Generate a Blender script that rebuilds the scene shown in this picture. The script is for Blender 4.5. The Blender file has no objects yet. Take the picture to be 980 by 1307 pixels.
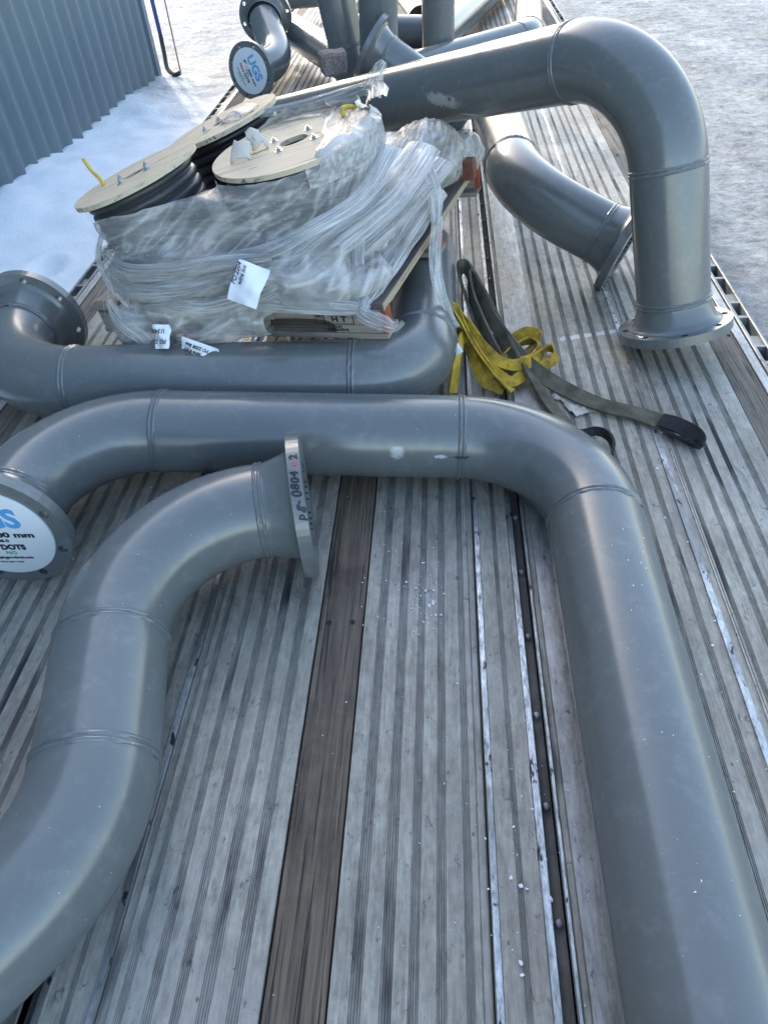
import bpy, bmesh, math, random
from mathutils import Vector, Matrix, Quaternion, noise
from mathutils.geometry import delaunay_2d_cdt
random.seed(7)
C = bpy.context.scene.collection
SC = bpy.context.scene
V = Vector
PI = math.pi
R8 = 0.1095          # radius of the 8 inch pipes

# ------------------------------------------------------------------ helpers
def tag(o, label=None, cat=None, group=None, kind=None):
    if label: o['label'] = label
    if cat: o['category'] = cat
    if group: o['group'] = group
    if kind: o['kind'] = kind
    return o

def thing(name, loc, label, cat, group=None, kind=None):
    o = bpy.data.objects.new(name, None)
    o.empty_display_size = 0.1
    C.objects.link(o)
    o.location = loc
    return tag(o, label, cat, group, kind)

def link_mesh(name, me, mats, parent=None, world=True, smooth=False, sub=None):
    """world=True: the vertices are world coordinates; a child is shifted back by its parents' places."""
    if not isinstance(mats, (list, tuple)): mats = [mats]
    for m in mats: me.materials.append(m)
    o = bpy.data.objects.new(name, me)
    C.objects.link(o)
    if parent is not None:
        o.parent = parent
        if world:
            off = V((0, 0, 0)); p = parent
            while p is not None:
                off += p.location; p = p.parent
            o.location = -off
    if smooth:
        me.polygons.foreach_set('use_smooth', [True] * len(me.polygons))
    return o

def from_data(name, verts, faces, mats, parent=None, world=True, smooth=False, midx=None):
    me = bpy.data.meshes.new(name)
    me.from_pydata([tuple(v) for v in verts], [], faces)
    if midx: me.polygons.foreach_set('material_index', midx)
    me.update()
    return link_mesh(name, me, mats, parent, world, smooth)

def from_bm(name, bm, mats, parent=None, world=True, smooth=False):
    me = bpy.data.meshes.new(name)
    bm.normal_update()
    bm.to_mesh(me); bm.free()
    return link_mesh(name, me, mats, parent, world, smooth)

def sharp(o, ang=35):
    me = o.data
    me.polygons.foreach_set('use_smooth', [True] * len(me.polygons))
    bm = bmesh.new(); bm.from_mesh(me)
    for e in bm.edges:
        if len(e.link_faces) == 2 and e.calc_face_angle(0) > math.radians(ang): e.smooth = False
    bm.to_mesh(me); bm.free()
    return o

def add_box(bm, cx, cy, cz, sx, sy, sz, M=None, bev=0.0):
    r = bmesh.ops.create_cube(bm, size=1.0)
    vs = r['verts']
    bmesh.ops.scale(bm, vec=(sx, sy, sz), verts=vs)
    bmesh.ops.translate(bm, vec=(cx, cy, cz), verts=vs)
    if bev:
        es = list({e for v in vs for e in v.link_edges})
        r2 = bmesh.ops.bevel(bm, geom=es, offset=bev, segments=1, affect='EDGES')
        vs = list({v for f in r2['faces'] for v in f.verts} | {v for v in vs if v.is_valid})
    if M is not None:
        bmesh.ops.transform(bm, matrix=M, verts=[v for v in vs if v.is_valid])
    return vs

def frame(d, up=V((0, 0, 1))):
    d = d.normalized()
    if abs(d.dot(up)) > 0.95: up = V((0, 1, 0))
    x = up.cross(d).normalized()
    y = d.cross(x)
    return x, y, d

def centreline(pts, radii, step=0.03):
    """Polyline of corners with bend radii -> stations (point, direction), welds (point, direction)."""
    pts = [V(p) for p in pts]
    st, welds = [], []
    cur = pts[0]
    def straight(a, b):
        n = max(1, int((b - a).length / 0.25))
        d = (b - a).normalized()
        for i in range(n + 1): st.append((a.lerp(b, i / n), d))
    for i in range(1, len(pts) - 1):
        d0 = (pts[i] - pts[i - 1]).normalized(); d1 = (pts[i + 1] - pts[i]).normalized()
        th = d0.angle(d1); R = radii[i - 1]; T = R * math.tan(th / 2)
        a = pts[i] - d0 * T; b = pts[i] + d1 * T
        if (a - cur).length > 1e-4: straight(cur, a)
        welds.append((a, d0)); welds.append((b, d1))
        nrm = (d1 - d0 * d0.dot(d1)).normalized()
        cen = a + nrm * R
        n = max(10, int(th * R / 0.018))
        for k in range(1, n + 1):
            f = th * k / n
            st.append((cen - nrm * (R * math.cos(f)) + d0 * (R * math.sin(f)), d0 * math.cos(f) + nrm * math.sin(f)))
        cur = b
    straight(cur, pts[-1])
    out = [st[0]]
    for s in st[1:]:
        if (s[0] - out[-1][0]).length > 1e-5: out.append(s)
    return out, welds

def sweep(stations, prof, closed_prof=True, cap=False, rad_fn=None):
    """prof: function(k)->(x,y) list shared; parallel transport along stations."""
    verts, faces = [], []
    x, y, d = frame(stations[0][1])
    n = len(prof)
    prev = d
    for i, (p, dd) in enumerate(stations):
        q = prev.rotation_difference(dd)
        x = (q @ x); x = (x - dd * x.dot(dd)).normalized(); y = dd.cross(x); prev = dd
        s = rad_fn(i) if rad_fn else 1.0
        for (a, b) in prof: verts.append(p + x * (a * s) + y * (b * s))
    m = len(stations)
    for i in range(m - 1):
        for j in range(n if closed_prof else n - 1):
            k = (j + 1) % n
            faces.append((i * n + j, i * n + k, (i + 1) * n + k, (i + 1) * n + j))
    if cap:
        faces.append(tuple(reversed(range(n)))); faces.append(tuple((m - 1) * n + j for j in range(n)))
    return verts, faces

def circ(r, n=56): return [(r * math.cos(2 * PI * i / n), r * math.sin(2 * PI * i / n)) for i in range(n)]

def lathe(prof, o, d, n=56, wob=0.0, seed=0, xdir=None):
    """prof: (radius, distance along d); returns verts, faces (open profile)"""
    x, y, d = frame(d)
    verts, faces = [], []
    for (r, h) in prof:
        for i in range(n):
            t = 2 * PI * i / n
            w = wob * noise.noise(V((math.cos(t) * 9 + seed, math.sin(t) * 9, h * 160))) if wob else 0
            verts.append(o + d * (h + w * .6) + (x * math.cos(t) + y * math.sin(t)) * (r + w))
    m = len(prof)
    for i in range(m - 1):
        for j in range(n):
            k = (j + 1) % n
            faces.append((i * n + j, i * n + k, (i + 1) * n + k, (i + 1) * n + j))
    return verts, faces

def plate_with_holes(Ro, Ri, holes, hr, t, phase=0.0, bc=0.149, nseg=72, slots=()):
    """Flat ring, z from 0 to t, with round bolt holes; slots = extra hole polygons. -> bmesh"""
    loops = []
    loops.append([(Ro * math.cos(2 * PI * i / nseg), Ro * math.sin(2 * PI * i / nseg)) for i in range(nseg)])
    inner = []
    if Ri > 0: inner.append([(Ri * math.cos(2 * PI * i / 40), Ri * math.sin(2 * PI * i / 40)) for i in range(40)])
    for k in range(holes):
        a = phase + 2 * PI * k / holes
        cx, cy = bc * math.cos(a), bc * math.sin(a)
        inner.append([(cx + hr * math.cos(2 * PI * i / 14), cy + hr * math.sin(2 * PI * i / 14)) for i in range(14)])
    for s in slots: inner.append(list(s))
    loops += inner
    pts, edges = [], []
    for L in loops:
        b = len(pts); pts += [V(p) for p in L]
        edges += [(b + i, b + (i + 1) % len(L)) for i in range(len(L))]
    ov, oe, of, *_ = delaunay_2d_cdt(pts, edges, [], 0, 1e-6)
    def inside(p, L):
        c = False; j = len(L) - 1
        for i in range(len(L)):
            if (L[i][1] > p[1]) != (L[j][1] > p[1]) and p[0] < (L[j][0] - L[i][0]) * (p[1] - L[i][1]) / (L[j][1] - L[i][1]) + L[i][0]: c = not c
            j = i
        return c
    bm = bmesh.new()
    bv = [bm.verts.new((p[0], p[1], 0)) for p in ov]
    for f in of:
        cx = sum(ov[i][0] for i in f) / 3; cy = sum(ov[i][1] for i in f) / 3
        if any(inside((cx, cy), L) for L in inner) or math.hypot(cx, cy) > Ro: continue
        bm.faces.new([bv[i] for i in f])
    r = bmesh.ops.extrude_face_region(bm, geom=bm.faces[:])
    bmesh.ops.translate(bm, vec=(0, 0, t), verts=[e for e in r['geom'] if isinstance(e, bmesh.types.BMVert)])
    bmesh.ops.recalc_face_normals(bm, faces=bm.faces[:])
    return bm

# ------------------------------------------------------------------ materials
def newmat(name):
    m = bpy.data.materials.new(name); m.use_nodes = True
    nt = m.node_tree
    for n in list(nt.nodes): nt.nodes.remove(n)
    out = nt.nodes.new('ShaderNodeOutputMaterial')
    b = nt.nodes.new('ShaderNodeBsdfPrincipled')
    nt.links.new(b.outputs[0], out.inputs[0])
    return m, nt, b, out
def N(nt, typ, **kw):
    n = nt.nodes.new(typ)
    for k, v in kw.items():
        if k.startswith('i_'):
            key = k[2:]; key = int(key) if key.isdigit() else key.replace('_', ' ')
            n.inputs[key].default_value = v
        else: setattr(n, k, v)
    return n
def L(nt, a, b): nt.links.new(a, b)
def coords(nt, scale=(1, 1, 1), rot=(0, 0, 0), loc=(0, 0, 0)):
    tc = N(nt, 'ShaderNodeTexCoord'); mp = N(nt, 'ShaderNodeMapping')
    mp.inputs['Scale'].default_value = scale; mp.inputs['Rotation'].default_value = rot; mp.inputs['Location'].default_value = loc
    L(nt, tc.outputs['Object'], mp.inputs[0]); return mp.outputs[0]
def tex(nt, vec, scale, detail=4, rough=0.55, dist=0.0):
    n = N(nt, 'ShaderNodeTexNoise'); n.inputs['Scale'].default_value = scale; n.inputs['Detail'].default_value = detail
    n.inputs['Roughness'].default_value = rough; n.inputs['Distortion'].default_value = dist
    L(nt, vec, n.inputs['Vector']); return n.outputs['Fac']
def ramp(nt, fac, stops, interp='LINEAR'):
    r = N(nt, 'ShaderNodeValToRGB'); cr = r.color_ramp; cr.interpolation = interp
    while len(cr.elements) < len(stops): cr.elements.new(0.5)
    for e, (p, c) in zip(cr.elements, stops):
        e.position = p; e.color = (*c, 1) if hasattr(c, '__len__') else (c, c, c, 1)
    L(nt, fac, r.inputs[0]); return r.outputs[0]
def mix(nt, fac, a, b, mode='MIX'):
    m = N(nt, 'ShaderNodeMix'); m.data_type = 'RGBA'; m.blend_type = mode
    for s, v in ((m.inputs[0], fac), (m.inputs[6], a), (m.inputs[7], b)):
        if hasattr(v, 'links'): L(nt, v, s)
        elif hasattr(v, '__len__'): s.default_value = (*v, 1) if len(v) == 3 else v
        else: s.default_value = v if s.type == 'VALUE' else (v, v, v, 1)
    return m.outputs[2]
def math_(nt, op, a, b=0.0, clamp=False):
    m = N(nt, 'ShaderNodeMath'); m.operation = op; m.use_clamp = clamp
    for s, v in ((m.inputs[0], a), (m.inputs[1], b)):
        if hasattr(v, 'links'): L(nt, v, s)
        else: s.default_value = v
    return m.outputs[0]
def bump(nt, b, h, strength=0.3, dist=0.01):
    bp = N(nt, 'ShaderNodeBump'); bp.inputs['Strength'].default_value = strength; bp.inputs['Distance'].default_value = dist
    L(nt, h, bp.inputs['Height']); L(nt, bp.outputs[0], b.inputs['Normal']); return bp

def simple(name, col, rough=0.6, var=0.25, scale=8, metallic=0.0, bstr=0.15, bscale=60, bdist=0.003, stretch=(1, 1, 1), spec=0.5):
    m, nt, b, _ = newmat(name)
    c = coords(nt, stretch)
    f = tex(nt, c, scale, 5)
    lo = tuple(x * (1 - var) for x in col); hi = tuple(min(1, x * (1 + var)) for x in col)
    L(nt, ramp(nt, f, [(0.3, lo), (0.7, hi)]), b.inputs['Base Color'])
    b.inputs['Roughness'].default_value = rough; b.inputs['Metallic'].default_value = metallic
    b.inputs['Specular IOR Level'].default_value = spec
    if bstr: bump(nt, b, tex(nt, c, bscale, 3), bstr, bdist)
    return m

def paint_mat(name, base, scuffs=()):
    m, nt, b, _ = newmat(name)
    c = coords(nt)
    f = tex(nt, c, 2.2, 4)
    col = ramp(nt, f, [(0.3, tuple(x * 0.93 for x in base)), (0.7, tuple(x * 1.06 for x in base))])
    # thin dust film and small scratches
    d = tex(nt, c, 26, 6, 0.7)
    dust = ramp(nt, d, [(0.52, 0.0), (0.78, 0.26)])
    col = mix(nt, dust, col, (0.30, 0.31, 0.32))
    sp = tex(nt, coords(nt, (1, 1, 1), (0.4, 0.2, 0.9)), 140, 1, 0.4)
    spk = ramp(nt, sp, [(0.80, 0.0), (0.825, 0.7)])
    col = mix(nt, spk, col, (0.55, 0.56, 0.58))
    rub = tex(nt, coords(nt, (1.0, 1.0, 1.0), (0.7, 0.3, 0.5)), 3.3, 3, 0.5)
    fine_ = tex(nt, coords(nt, (14, 90, 40), (0.5, 0.35, 0.8)), 2.4, 4, 0.7)
    kr = math_(nt, 'MULTIPLY', ramp(nt, rub, [(0.52, 0.0), (0.66, 1.0)]), ramp(nt, fine_, [(0.60, 0.0), (0.72, 0.28)]))
    col = mix(nt, kr, col, (0.36, 0.37, 0.38))
    dk = math_(nt, 'MULTIPLY', ramp(nt, tex(nt, coords(nt, (1, 1, 1), (0.1, 0.9, 0.2)), 4.1, 3), [(0.56, 0.0), (0.70, 1.0)]), ramp(nt, tex(nt, coords(nt, (70, 16, 30), (0.2, 0.6, 0.1)), 2.2, 4, 0.7), [(0.62, 0.0), (0.72, 0.35)]))
    col = mix(nt, dk, col, (0.04, 0.045, 0.05))
    tc = N(nt, 'ShaderNodeTexCoord')
    for (p, size, tone, st) in scuffs:
        mp = N(nt, 'ShaderNodeMapping', vector_type='TEXTURE')
        mp.inputs['Location'].default_value = p; mp.inputs['Scale'].default_value = size
        L(nt, tc.outputs['Object'], mp.inputs[0])
        ln = N(nt, 'ShaderNodeVectorMath', operation='LENGTH'); L(nt, mp.outputs[0], ln.inputs[0])
        fall = N(nt, 'ShaderNodeMapRange'); L(nt, ln.outputs['Value'], fall.inputs[0])
        fall.inputs[1].default_value = 1.0; fall.inputs[2].default_value = 0.0
        nn = tex(nt, c, st, 5, 0.75, 0.6)
        k = math_(nt, 'MULTIPLY', fall.outputs[0], nn)
        k = ramp(nt, k, [(0.20, 0.0), (0.32, 0.85)])
        col = mix(nt, k, col, tone)
    L(nt, col, b.inputs['Base Color'])
    rr = ramp(nt, tex(nt, c, 9, 5, 0.6), [(0.3, 0.19), (0.7, 0.27)])
    L(nt, rr, b.inputs['Roughness'])
    b.inputs['Specular IOR Level'].default_value = 0.8
    h = math_(nt, 'ADD', tex(nt, c, 5, 2), math_(nt, 'MULTIPLY', tex(nt, c, 230, 2), 0.08))
    bump(nt, b, h, 0.25, 0.004)
    return m

PAINT = paint_mat('grey_paint', (0.128, 0.140, 0.141))
PAINT_A = paint_mat('grey_paint_scuffed', (0.128, 0.140, 0.141))
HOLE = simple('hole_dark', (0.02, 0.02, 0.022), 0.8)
COVER = simple('cover_white', (0.70, 0.74, 0.76), 0.35, 0.03, 6, bstr=0.05)
INKB = simple('ink_black', (0.015, 0.015, 0.018), 0.5, 0.1)
INKBLUE = simple('ink_blue', (0.10, 0.36, 0.72), 0.4, 0.12)
INKRED = simple('ink_red', (0.60, 0.06, 0.05), 0.5, 0.05)
INKGREEN = simple('ink_green', (0.05, 0.42, 0.22), 0.5, 0.05)
MARKER = simple('marker_black', (0.022, 0.02, 0.025), 0.6, 0.4, 60)

def deck_mat(name, base, rough=0.5, metal=0.55, dirt=0.5, groove=False, worn=False):
    m, nt, b, _ = newmat(name)
    cs = coords(nt, (9, 0.9, 9)); ci = coords(nt)
    streak = tex(nt, cs, 4, 6, 0.65)
    blot = tex(nt, ci, 3.1, 6, 0.6)
    fine = tex(nt, coords(nt, (60, 5, 60)), 3, 4, 0.7)
    lo = tuple(x * 0.56 for x in base); hi = tuple(x * 1.36 for x in base)
    mott = tex(nt, coords(nt, (1, .5, 1)), 55, 5, 0.75)
    col = ramp(nt, math_(nt, 'ADD', math_(nt, 'MULTIPLY', streak, 0.35), math_(nt, 'ADD', math_(nt, 'MULTIPLY', fine, 0.30), math_(nt, 'MULTIPLY', mott, 0.35))), [(0.40, lo), (0.61, hi)])
    brown = ramp(nt, blot, [(0.42, 0.0), (0.68, dirt)])
    col = mix(nt, brown, col, (0.20, 0.17, 0.14))
    pale = ramp(nt, tex(nt, ci, 1.7, 5, 0.7), [(0.5, 0.0), (0.75, 0.45)])
    col = mix(nt, pale, col, (0.50, 0.50, 0.49))
    # small dark scuffs and pits
    sc = tex(nt, coords(nt, (1, 0.6, 1)), 42, 5, 0.75, 0.8)
    k = ramp(nt, sc, [(0.60, 0.0), (0.67, 0.75)])
    pits = N(nt, 'ShaderNodeTexVoronoi'); pits.inputs['Scale'].default_value = 26; L(nt, coords(nt, (1, .7, 1)), pits.inputs['Vector'])
    pm = math_(nt, 'MULTIPLY', ramp(nt, pits.outputs['Distance'], [(0.05, 0.75), (0.085, 0.0)]), ramp(nt, blot, [(0.42, 0.0), (0.55, 1.0)]))
    col = mix(nt, pm, col, (0.05, 0.05, 0.05))
    smear = math_(nt, 'MULTIPLY', ramp(nt, tex(nt, coords(nt, (2.2, .8, 1), (0, 0, .15)), 2.3, 3), [(0.52, 0.0), (0.64, 1.0)]), ramp(nt, tex(nt, coords(nt, (26, 5, 1)), 2.2, 5, .7), [(0.50, 0.0), (0.62, 0.45)]))
    col = mix(nt, smear, col, (0.07, 0.068, 0.066))
    col = mix(nt, k, col, (0.055, 0.055, 0.06))
    if groove:
        bl = tex(nt, coords(nt, (7, 1.3, 1)), 1.6, 3, 0.55)
        kb = ramp(nt, bl, [(0.57, 0.0), (0.66, 0.85)])
        col = mix(nt, kb, col, (0.022, 0.025, 0.03))
    if worn:      # a band across the deck rubbed bright by a strap
        sp_ = N(nt, 'ShaderNodeSeparateXYZ'); L(nt, ci, sp_.inputs[0])
        dy = math_(nt, 'ABSOLUTE', math_(nt, 'SUBTRACT', math_(nt, 'SUBTRACT', sp_.outputs[1], 2.085), math_(nt, 'MULTIPLY', sp_.outputs[0], 0.235)))
        dxx = math_(nt, 'ABSOLUTE', math_(nt, 'SUBTRACT', sp_.outputs[0], 0.50))
        kk = math_(nt, 'MULTIPLY', math_(nt, 'LESS_THAN', math_(nt, 'ADD', dy, math_(nt, 'MULTIPLY', mott, .045)), .034), math_(nt, 'LESS_THAN', dxx, .10))
        col = mix(nt, math_(nt, 'MULTIPLY', kk, .55), col, (.80, .80, .79))
    L(nt, col, b.inputs['Base Color'])
    b.inputs['Metallic'].default_value = metal
    L(nt, ramp(nt, blot, [(0.3, rough - 0.08), (0.7, rough + 0.14)]), b.inputs['Roughness'])
    h = math_(nt, 'ADD', math_(nt, 'MULTIPLY', fine, 0.5), tex(nt, ci, 45, 4, 0.7))
    bump(nt, b, h, 0.35, 0.0015)
    return m
ALU = deck_mat('deck_aluminium', (0.335, 0.312, 0.262), 0.5, 0.12, 0.55, False, True)
ALUG = deck_mat('deck_groove', (0.300, 0.288, 0.252), 0.5, 0.15, 0.4, True)
VALLEY = deck_mat('groove_shade', (0.180, 0.172, 0.152), 0.7, 0.1, 0.4, True)  # darker base puts shade into the groove floors to deepen the lines
def bright_mat():
    m, nt, b, _ = newmat('worn_bright_aluminium')
    c = coords(nt, (30, 9, 30)); f = tex(nt, c, 4, 6, 0.75)
    k = ramp(nt, f, [(0.34, (0.16, 0.155, 0.15)), (0.44, (0.42, 0.43, 0.43)), (0.64, (0.66, 0.67, 0.67))])
    k = mix(nt, ramp(nt, tex(nt, coords(nt, (3, 0.8, 1)), 2.6, 4, 0.6), [(0.46, 0.0), (0.56, 0.85)]), k, (0.22, 0.22, 0.21))
    pit = ramp(nt, tex(nt, coords(nt, (1, 0.5, 1)), 40, 3, 0.6), [(0.62, 0.0), (0.66, 1.0)])
    L(nt, mix(nt, pit, k, (0.05, 0.05, 0.055)), b.inputs['Base Color'])
    b.inputs['Metallic'].default_value = 0.75
    L(nt, ramp(nt, f, [(0.4, 0.6), (0.6, 0.33)]), b.inputs['Roughness'])
    bump(nt, b, tex(nt, coords(nt, (30, 3, 30)), 6, 4), 0.4, 0.002)
    return m
BRIGHT = bright_mat()
SMOOTH = deck_mat('deck_smooth_strip', (0.42, 0.42, 0.41), 0.4, 0.5, 0.35)
CHAN = deck_mat('channel_dirt', (0.085, 0.075, 0.065), 0.8, 0.0, 0.6)
TAN = deck_mat('joint_lip', (0.40, 0.37, 0.32), 0.5, 0.3, 0.3)
RAIL = deck_mat('rail_aluminium', (0.26, 0.27, 0.27), 0.5, 0.5, 0.35)

def wood_mat(name, dark, light, scale=1.0, axis=1, rough=0.8, stain=0.6):
    m, nt, b, _ = newmat(name)
    s = [26.0, 26.0, 26.0]; s[axis] = 0.9
    c = coords(nt, tuple(x * scale for x in s)); ci = coords(nt)
    g = tex(nt, c, 3.2, 8, 0.72, 0.35)
    col = ramp(nt, g, [(0.28, dark), (0.52, tuple((a + b_) / 2 for a, b_ in zip(dark, light))), (0.75, light)])
    st = ramp(nt, tex(nt, ci, 5, 5, 0.65), [(0.50, 0.0), (0.70, stain)])
    col = mix(nt, st, col, tuple(x * 0.42 for x in dark))
    s2 = [90.0, 90.0, 90.0]; s2[axis] = 1.6
    crack = ramp(nt, tex(nt, coords(nt, tuple(x * scale for x in s2)), 2.0, 4, 0.6), [(0.585, 0.0), (0.63, 0.85)])
    col = mix(nt, crack, col, tuple(x * 0.25 for x in dark))
    L(nt, col, b.inputs['Base Color']); b.inputs['Roughness'].default_value = rough
    bump(nt, b, math_(nt, 'SUBTRACT', g, crack), 0.5, 0.003)
    return m
BOARD = wood_mat('weathered_hardwood', (0.045, 0.032, 0.023), (0.235, 0.180, 0.130))
BOARDS = wood_mat('weathered_edge_board', (0.085, 0.068, 0.054), (0.27, 0.225, 0.18))
PLY = wood_mat('spool_plywood', (0.47, 0.37, 0.25), (0.70, 0.60, 0.45), 0.35, 0, 0.65, 0.22)
PALW = wood_mat('pallet_wood', (0.20, 0.155, 0.11), (0.38, 0.31, 0.23), 0.8, 1, 0.75, 0.4)
PALX = wood_mat('pallet_stringer_wood', (0.22, 0.185, 0.15), (0.40, 0.35, 0.30), 0.8, 0, 0.75, 0.3)
PALD = wood_mat('pallet_dark_wood', (0.07, 0.06, 0.055), (0.17, 0.145, 0.125), 0.8, 1, 0.8, 0.5)
EDGE = wood_mat('cut_wood_edge', (0.36, 0.27, 0.18), (0.55, 0.44, 0.31), 0.8, 1, 0.7, 0.2)
ORANGE = simple('orange_paint', (0.34, 0.075, 0.03), 0.6, 0.3, 30)
BROWN = simple('red_brown_paint', (0.16, 0.06, 0.035), 0.6, 0.3, 30)

# ------------------------------------------------------------------ camera
cam = bpy.data.cameras.new('camera'); camo = bpy.data.objects.new('camera', cam); C.objects.link(camo)
f_px, vx, vy = 906.0, 562 - 490.0, -(-232 - 653.5)
yc = V((vx / f_px, vy / f_px, -1)).normalized()
up = V((0, 1, 0)); up = (up - yc * up.dot(yc)).normalized()
r_ = math.radians(0.3); xx = yc.cross(up)
up2 = up * math.cos(r_) - xx * math.sin(r_)
xc = yc.cross(up2)
Rm = Matrix((xc, yc, up2))           # rows: world axes in camera space
camo.matrix_world = Matrix.Translation((0, 0, 1.3)) @ Rm.to_4x4()
cam.sensor_fit = 'HORIZONTAL'; cam.sensor_width = 36.0; cam.lens = 36.0 * f_px / 980.0
cam.clip_start = 0.02; cam.clip_end = 2000
SC.camera = camo

# ------------------------------------------------------------------ light
EL, AZ = math.radians(26), math.radians(-26)
sdir = V((math.sin(AZ) * math.cos(EL), math.cos(AZ) * math.cos(EL), math.sin(EL)))
w = bpy.data.worlds.new('World'); SC.world = w; w.use_nodes = True
wn = w.node_tree
for n in list(wn.nodes): wn.nodes.remove(n)
sky = wn.nodes.new('ShaderNodeTexSky'); sky.sky_type = 'NISHITA'; sky.sun_disc = False
sky.sun_elevation = EL; sky.sun_rotation = AZ; sky.air_density = 1.15; sky.dust_density = 1.4; sky.ozone_density = 0.45
bg = wn.nodes.new('ShaderNodeBackground'); bg.inputs[1].default_value = 0.15
wo = wn.nodes.new('ShaderNodeOutputWorld')
wn.links.new(sky.outputs[0], bg.inputs[0]); wn.links.new(bg.outputs[0], wo.inputs[0])
sl = bpy.data.lights.new('sun', 'SUN'); sl.energy = 0.8; sl.angle = math.radians(3); sl.color = (1.0, 0.94, 0.86)
so = bpy.data.objects.new('sun', sl); C.objects.link(so); so.rotation_euler = sdir.to_track_quat('Z', 'Y').to_euler(); so.location = (0, 0, 20)
SC.view_settings.view_transform = 'Standard'; SC.view_settings.look = 'None'; SC.view_settings.exposure = 2.0; SC.view_settings.gamma = 1.0
SC.view_settings.use_curve_mapping = False

# ------------------------------------------------------------------ ground
GZ = -1.3
def axis_pts(lo, hi, step, far, n=14):
    a = []
    x = lo
    while x <= hi + 1e-6: a.append(x); x += step
    k = [lo - (far + lo) * ((i / n) ** 2.2) for i in range(n, 0, -1)]
    l = [hi + (far - hi) * ((i / n) ** 2.2) for i in range(1, n + 1)]
    return k + a + l
def wall_x(y): return -4.30 + 0.063 * (y - 7.2)
def ground_z(x, y):
    p = V((x, y, 0))
    z = GZ
    dw = x - wall_x(min(y, 11.7))
    if y < 13.5:
        bank = max(0.0, 1 - dw / 2.6) if dw > 0 else 1.0
        e = 1.0 if y < 11.3 else max(0, 1 - (y - 11.3) / 2.2)
        z += (0.24 * bank ** 1.3 + 0.07 * noise.noise(p * 0.9) * bank + 0.035 * noise.noise(p * 3.1) * bank + .012 * noise.noise(p * 8) * bank) * e
    else: bank = 0
    rough = 1 - 0.85 * min(1, bank * 2)
    if abs(x) < 12 and -4 < y < 30:
        z += rough * (0.018 * noise.noise(p * 2.3) + 0.012 * noise.noise(p * 6.5) + 0.009 * noise.noise(V((x * 13, y * 13, 3))))
        # wheel-packed ruts running along the yard
        z += rough * 0.014 * noise.noise(V((x * 2.2 + y * .5, y * 0.5, 9)))
        # boot prints in the bank
    for (fx, fy) in ((-2.95, 4.75), (-3.3, 5.5), (-2.6, 4.0)):
        q = ((x - fx) / .13) ** 2 + ((y - fy) / .2) ** 2
        if q < 4: z -= 0.06 * math.exp(-q * 1.2) - 0.02 * math.exp(-(q - 1.8) ** 2 * 2)
    return z
xs = axis_pts(-5.0, 7.5, 0.05, 400); ys = axis_pts(2.0, 21.0, 0.06, 600)
gv = [(x, y, ground_z(x, y)) for y in ys for x in xs]
nx = len(xs)
gf = [(j * nx + i, j * nx + i + 1, (j + 1) * nx + i + 1, (j + 1) * nx + i) for j in range(len(ys) - 1) for i in range(nx - 1)]
def snow_mat():
    m, nt, b, _ = newmat('packed_snow')
    c = coords(nt)
    sep = N(nt, 'ShaderNodeSeparateXYZ'); L(nt, c, sep.inputs[0])
    e = math_(nt, 'ADD', sep.outputs[0], math_(nt, 'MULTIPLY', tex(nt, c, 1.6, 5), 1.6))
    ice = N(nt, 'ShaderNodeMapRange'); L(nt, e, ice.inputs[0]); ice.inputs[1].default_value = -2.1; ice.inputs[2].default_value = -0.6
    far = N(nt, 'ShaderNodeMapRange'); L(nt, math_(nt, 'ADD', sep.outputs[1], math_(nt, 'MULTIPLY', tex(nt, c, 1.1, 4), 3.0)), far.inputs[0]); far.inputs[1].default_value = 10.6; far.inputs[2].default_value = 13.2
    icef = math_(nt, 'MAXIMUM', ice.outputs[0], far.outputs[0])
    t = tex(nt, c, 11, 7, 0.72); t2 = tex(nt, coords(nt, (1, 2.5, 1), (0, 0, .5)), 2.2, 6, 0.7)
    icec = ramp(nt, math_(nt, 'ADD', math_(nt, 'MULTIPLY', t, 0.6), math_(nt, 'MULTIPLY', t2, 0.4)), [(0.37, (0.19, 0.195, 0.19)), (0.48, (0.34, 0.35, 0.35)), (0.62, (0.52, 0.535, 0.535))])
    broad = ramp(nt, tex(nt, coords(nt, (1.0, .28, 1), (0, 0, -.25)), 1.5, 4, .6), [(0.35, (0.78, 0.78, 0.77)), (0.65, (1.15, 1.15, 1.15))])
    icec = mix(nt, 1.0, icec, broad, 'MULTIPLY')
    grit = ramp(nt, tex(nt, c, 60, 3, 0.6), [(0.66, 0.0), (0.72, 0.45)])
    icec = mix(nt, grit, icec, (0.30, 0.28, 0.25))
    snow = ramp(nt, tex(nt, c, 3, 4), [(0.3, (0.80, 0.83, 0.87)), (0.7, (0.87, 0.89, 0.92))])
    L(nt, mix(nt, icef, snow, icec), b.inputs['Base Color'])
    b.inputs['Roughness'].default_value = 0.75; b.inputs['Specular IOR Level'].default_value = 0.3
    h = math_(nt, 'MULTIPLY', math_(nt, 'ADD', tex(nt, c, 14, 6, 0.7), math_(nt, 'MULTIPLY', tex(nt, c, 45, 4, 0.7), 0.5)), math_(nt, 'ADD', math_(nt, 'MULTIPLY', icef, 0.85), 0.15))
    bump(nt, b, h, 1.0, 0.05)
    return m
g = from_data('ground', gv, gf, snow_mat(), smooth=True)
tag(g, 'packed snow and ice covering the yard around the trailer', 'ground', kind='structure')

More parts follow.
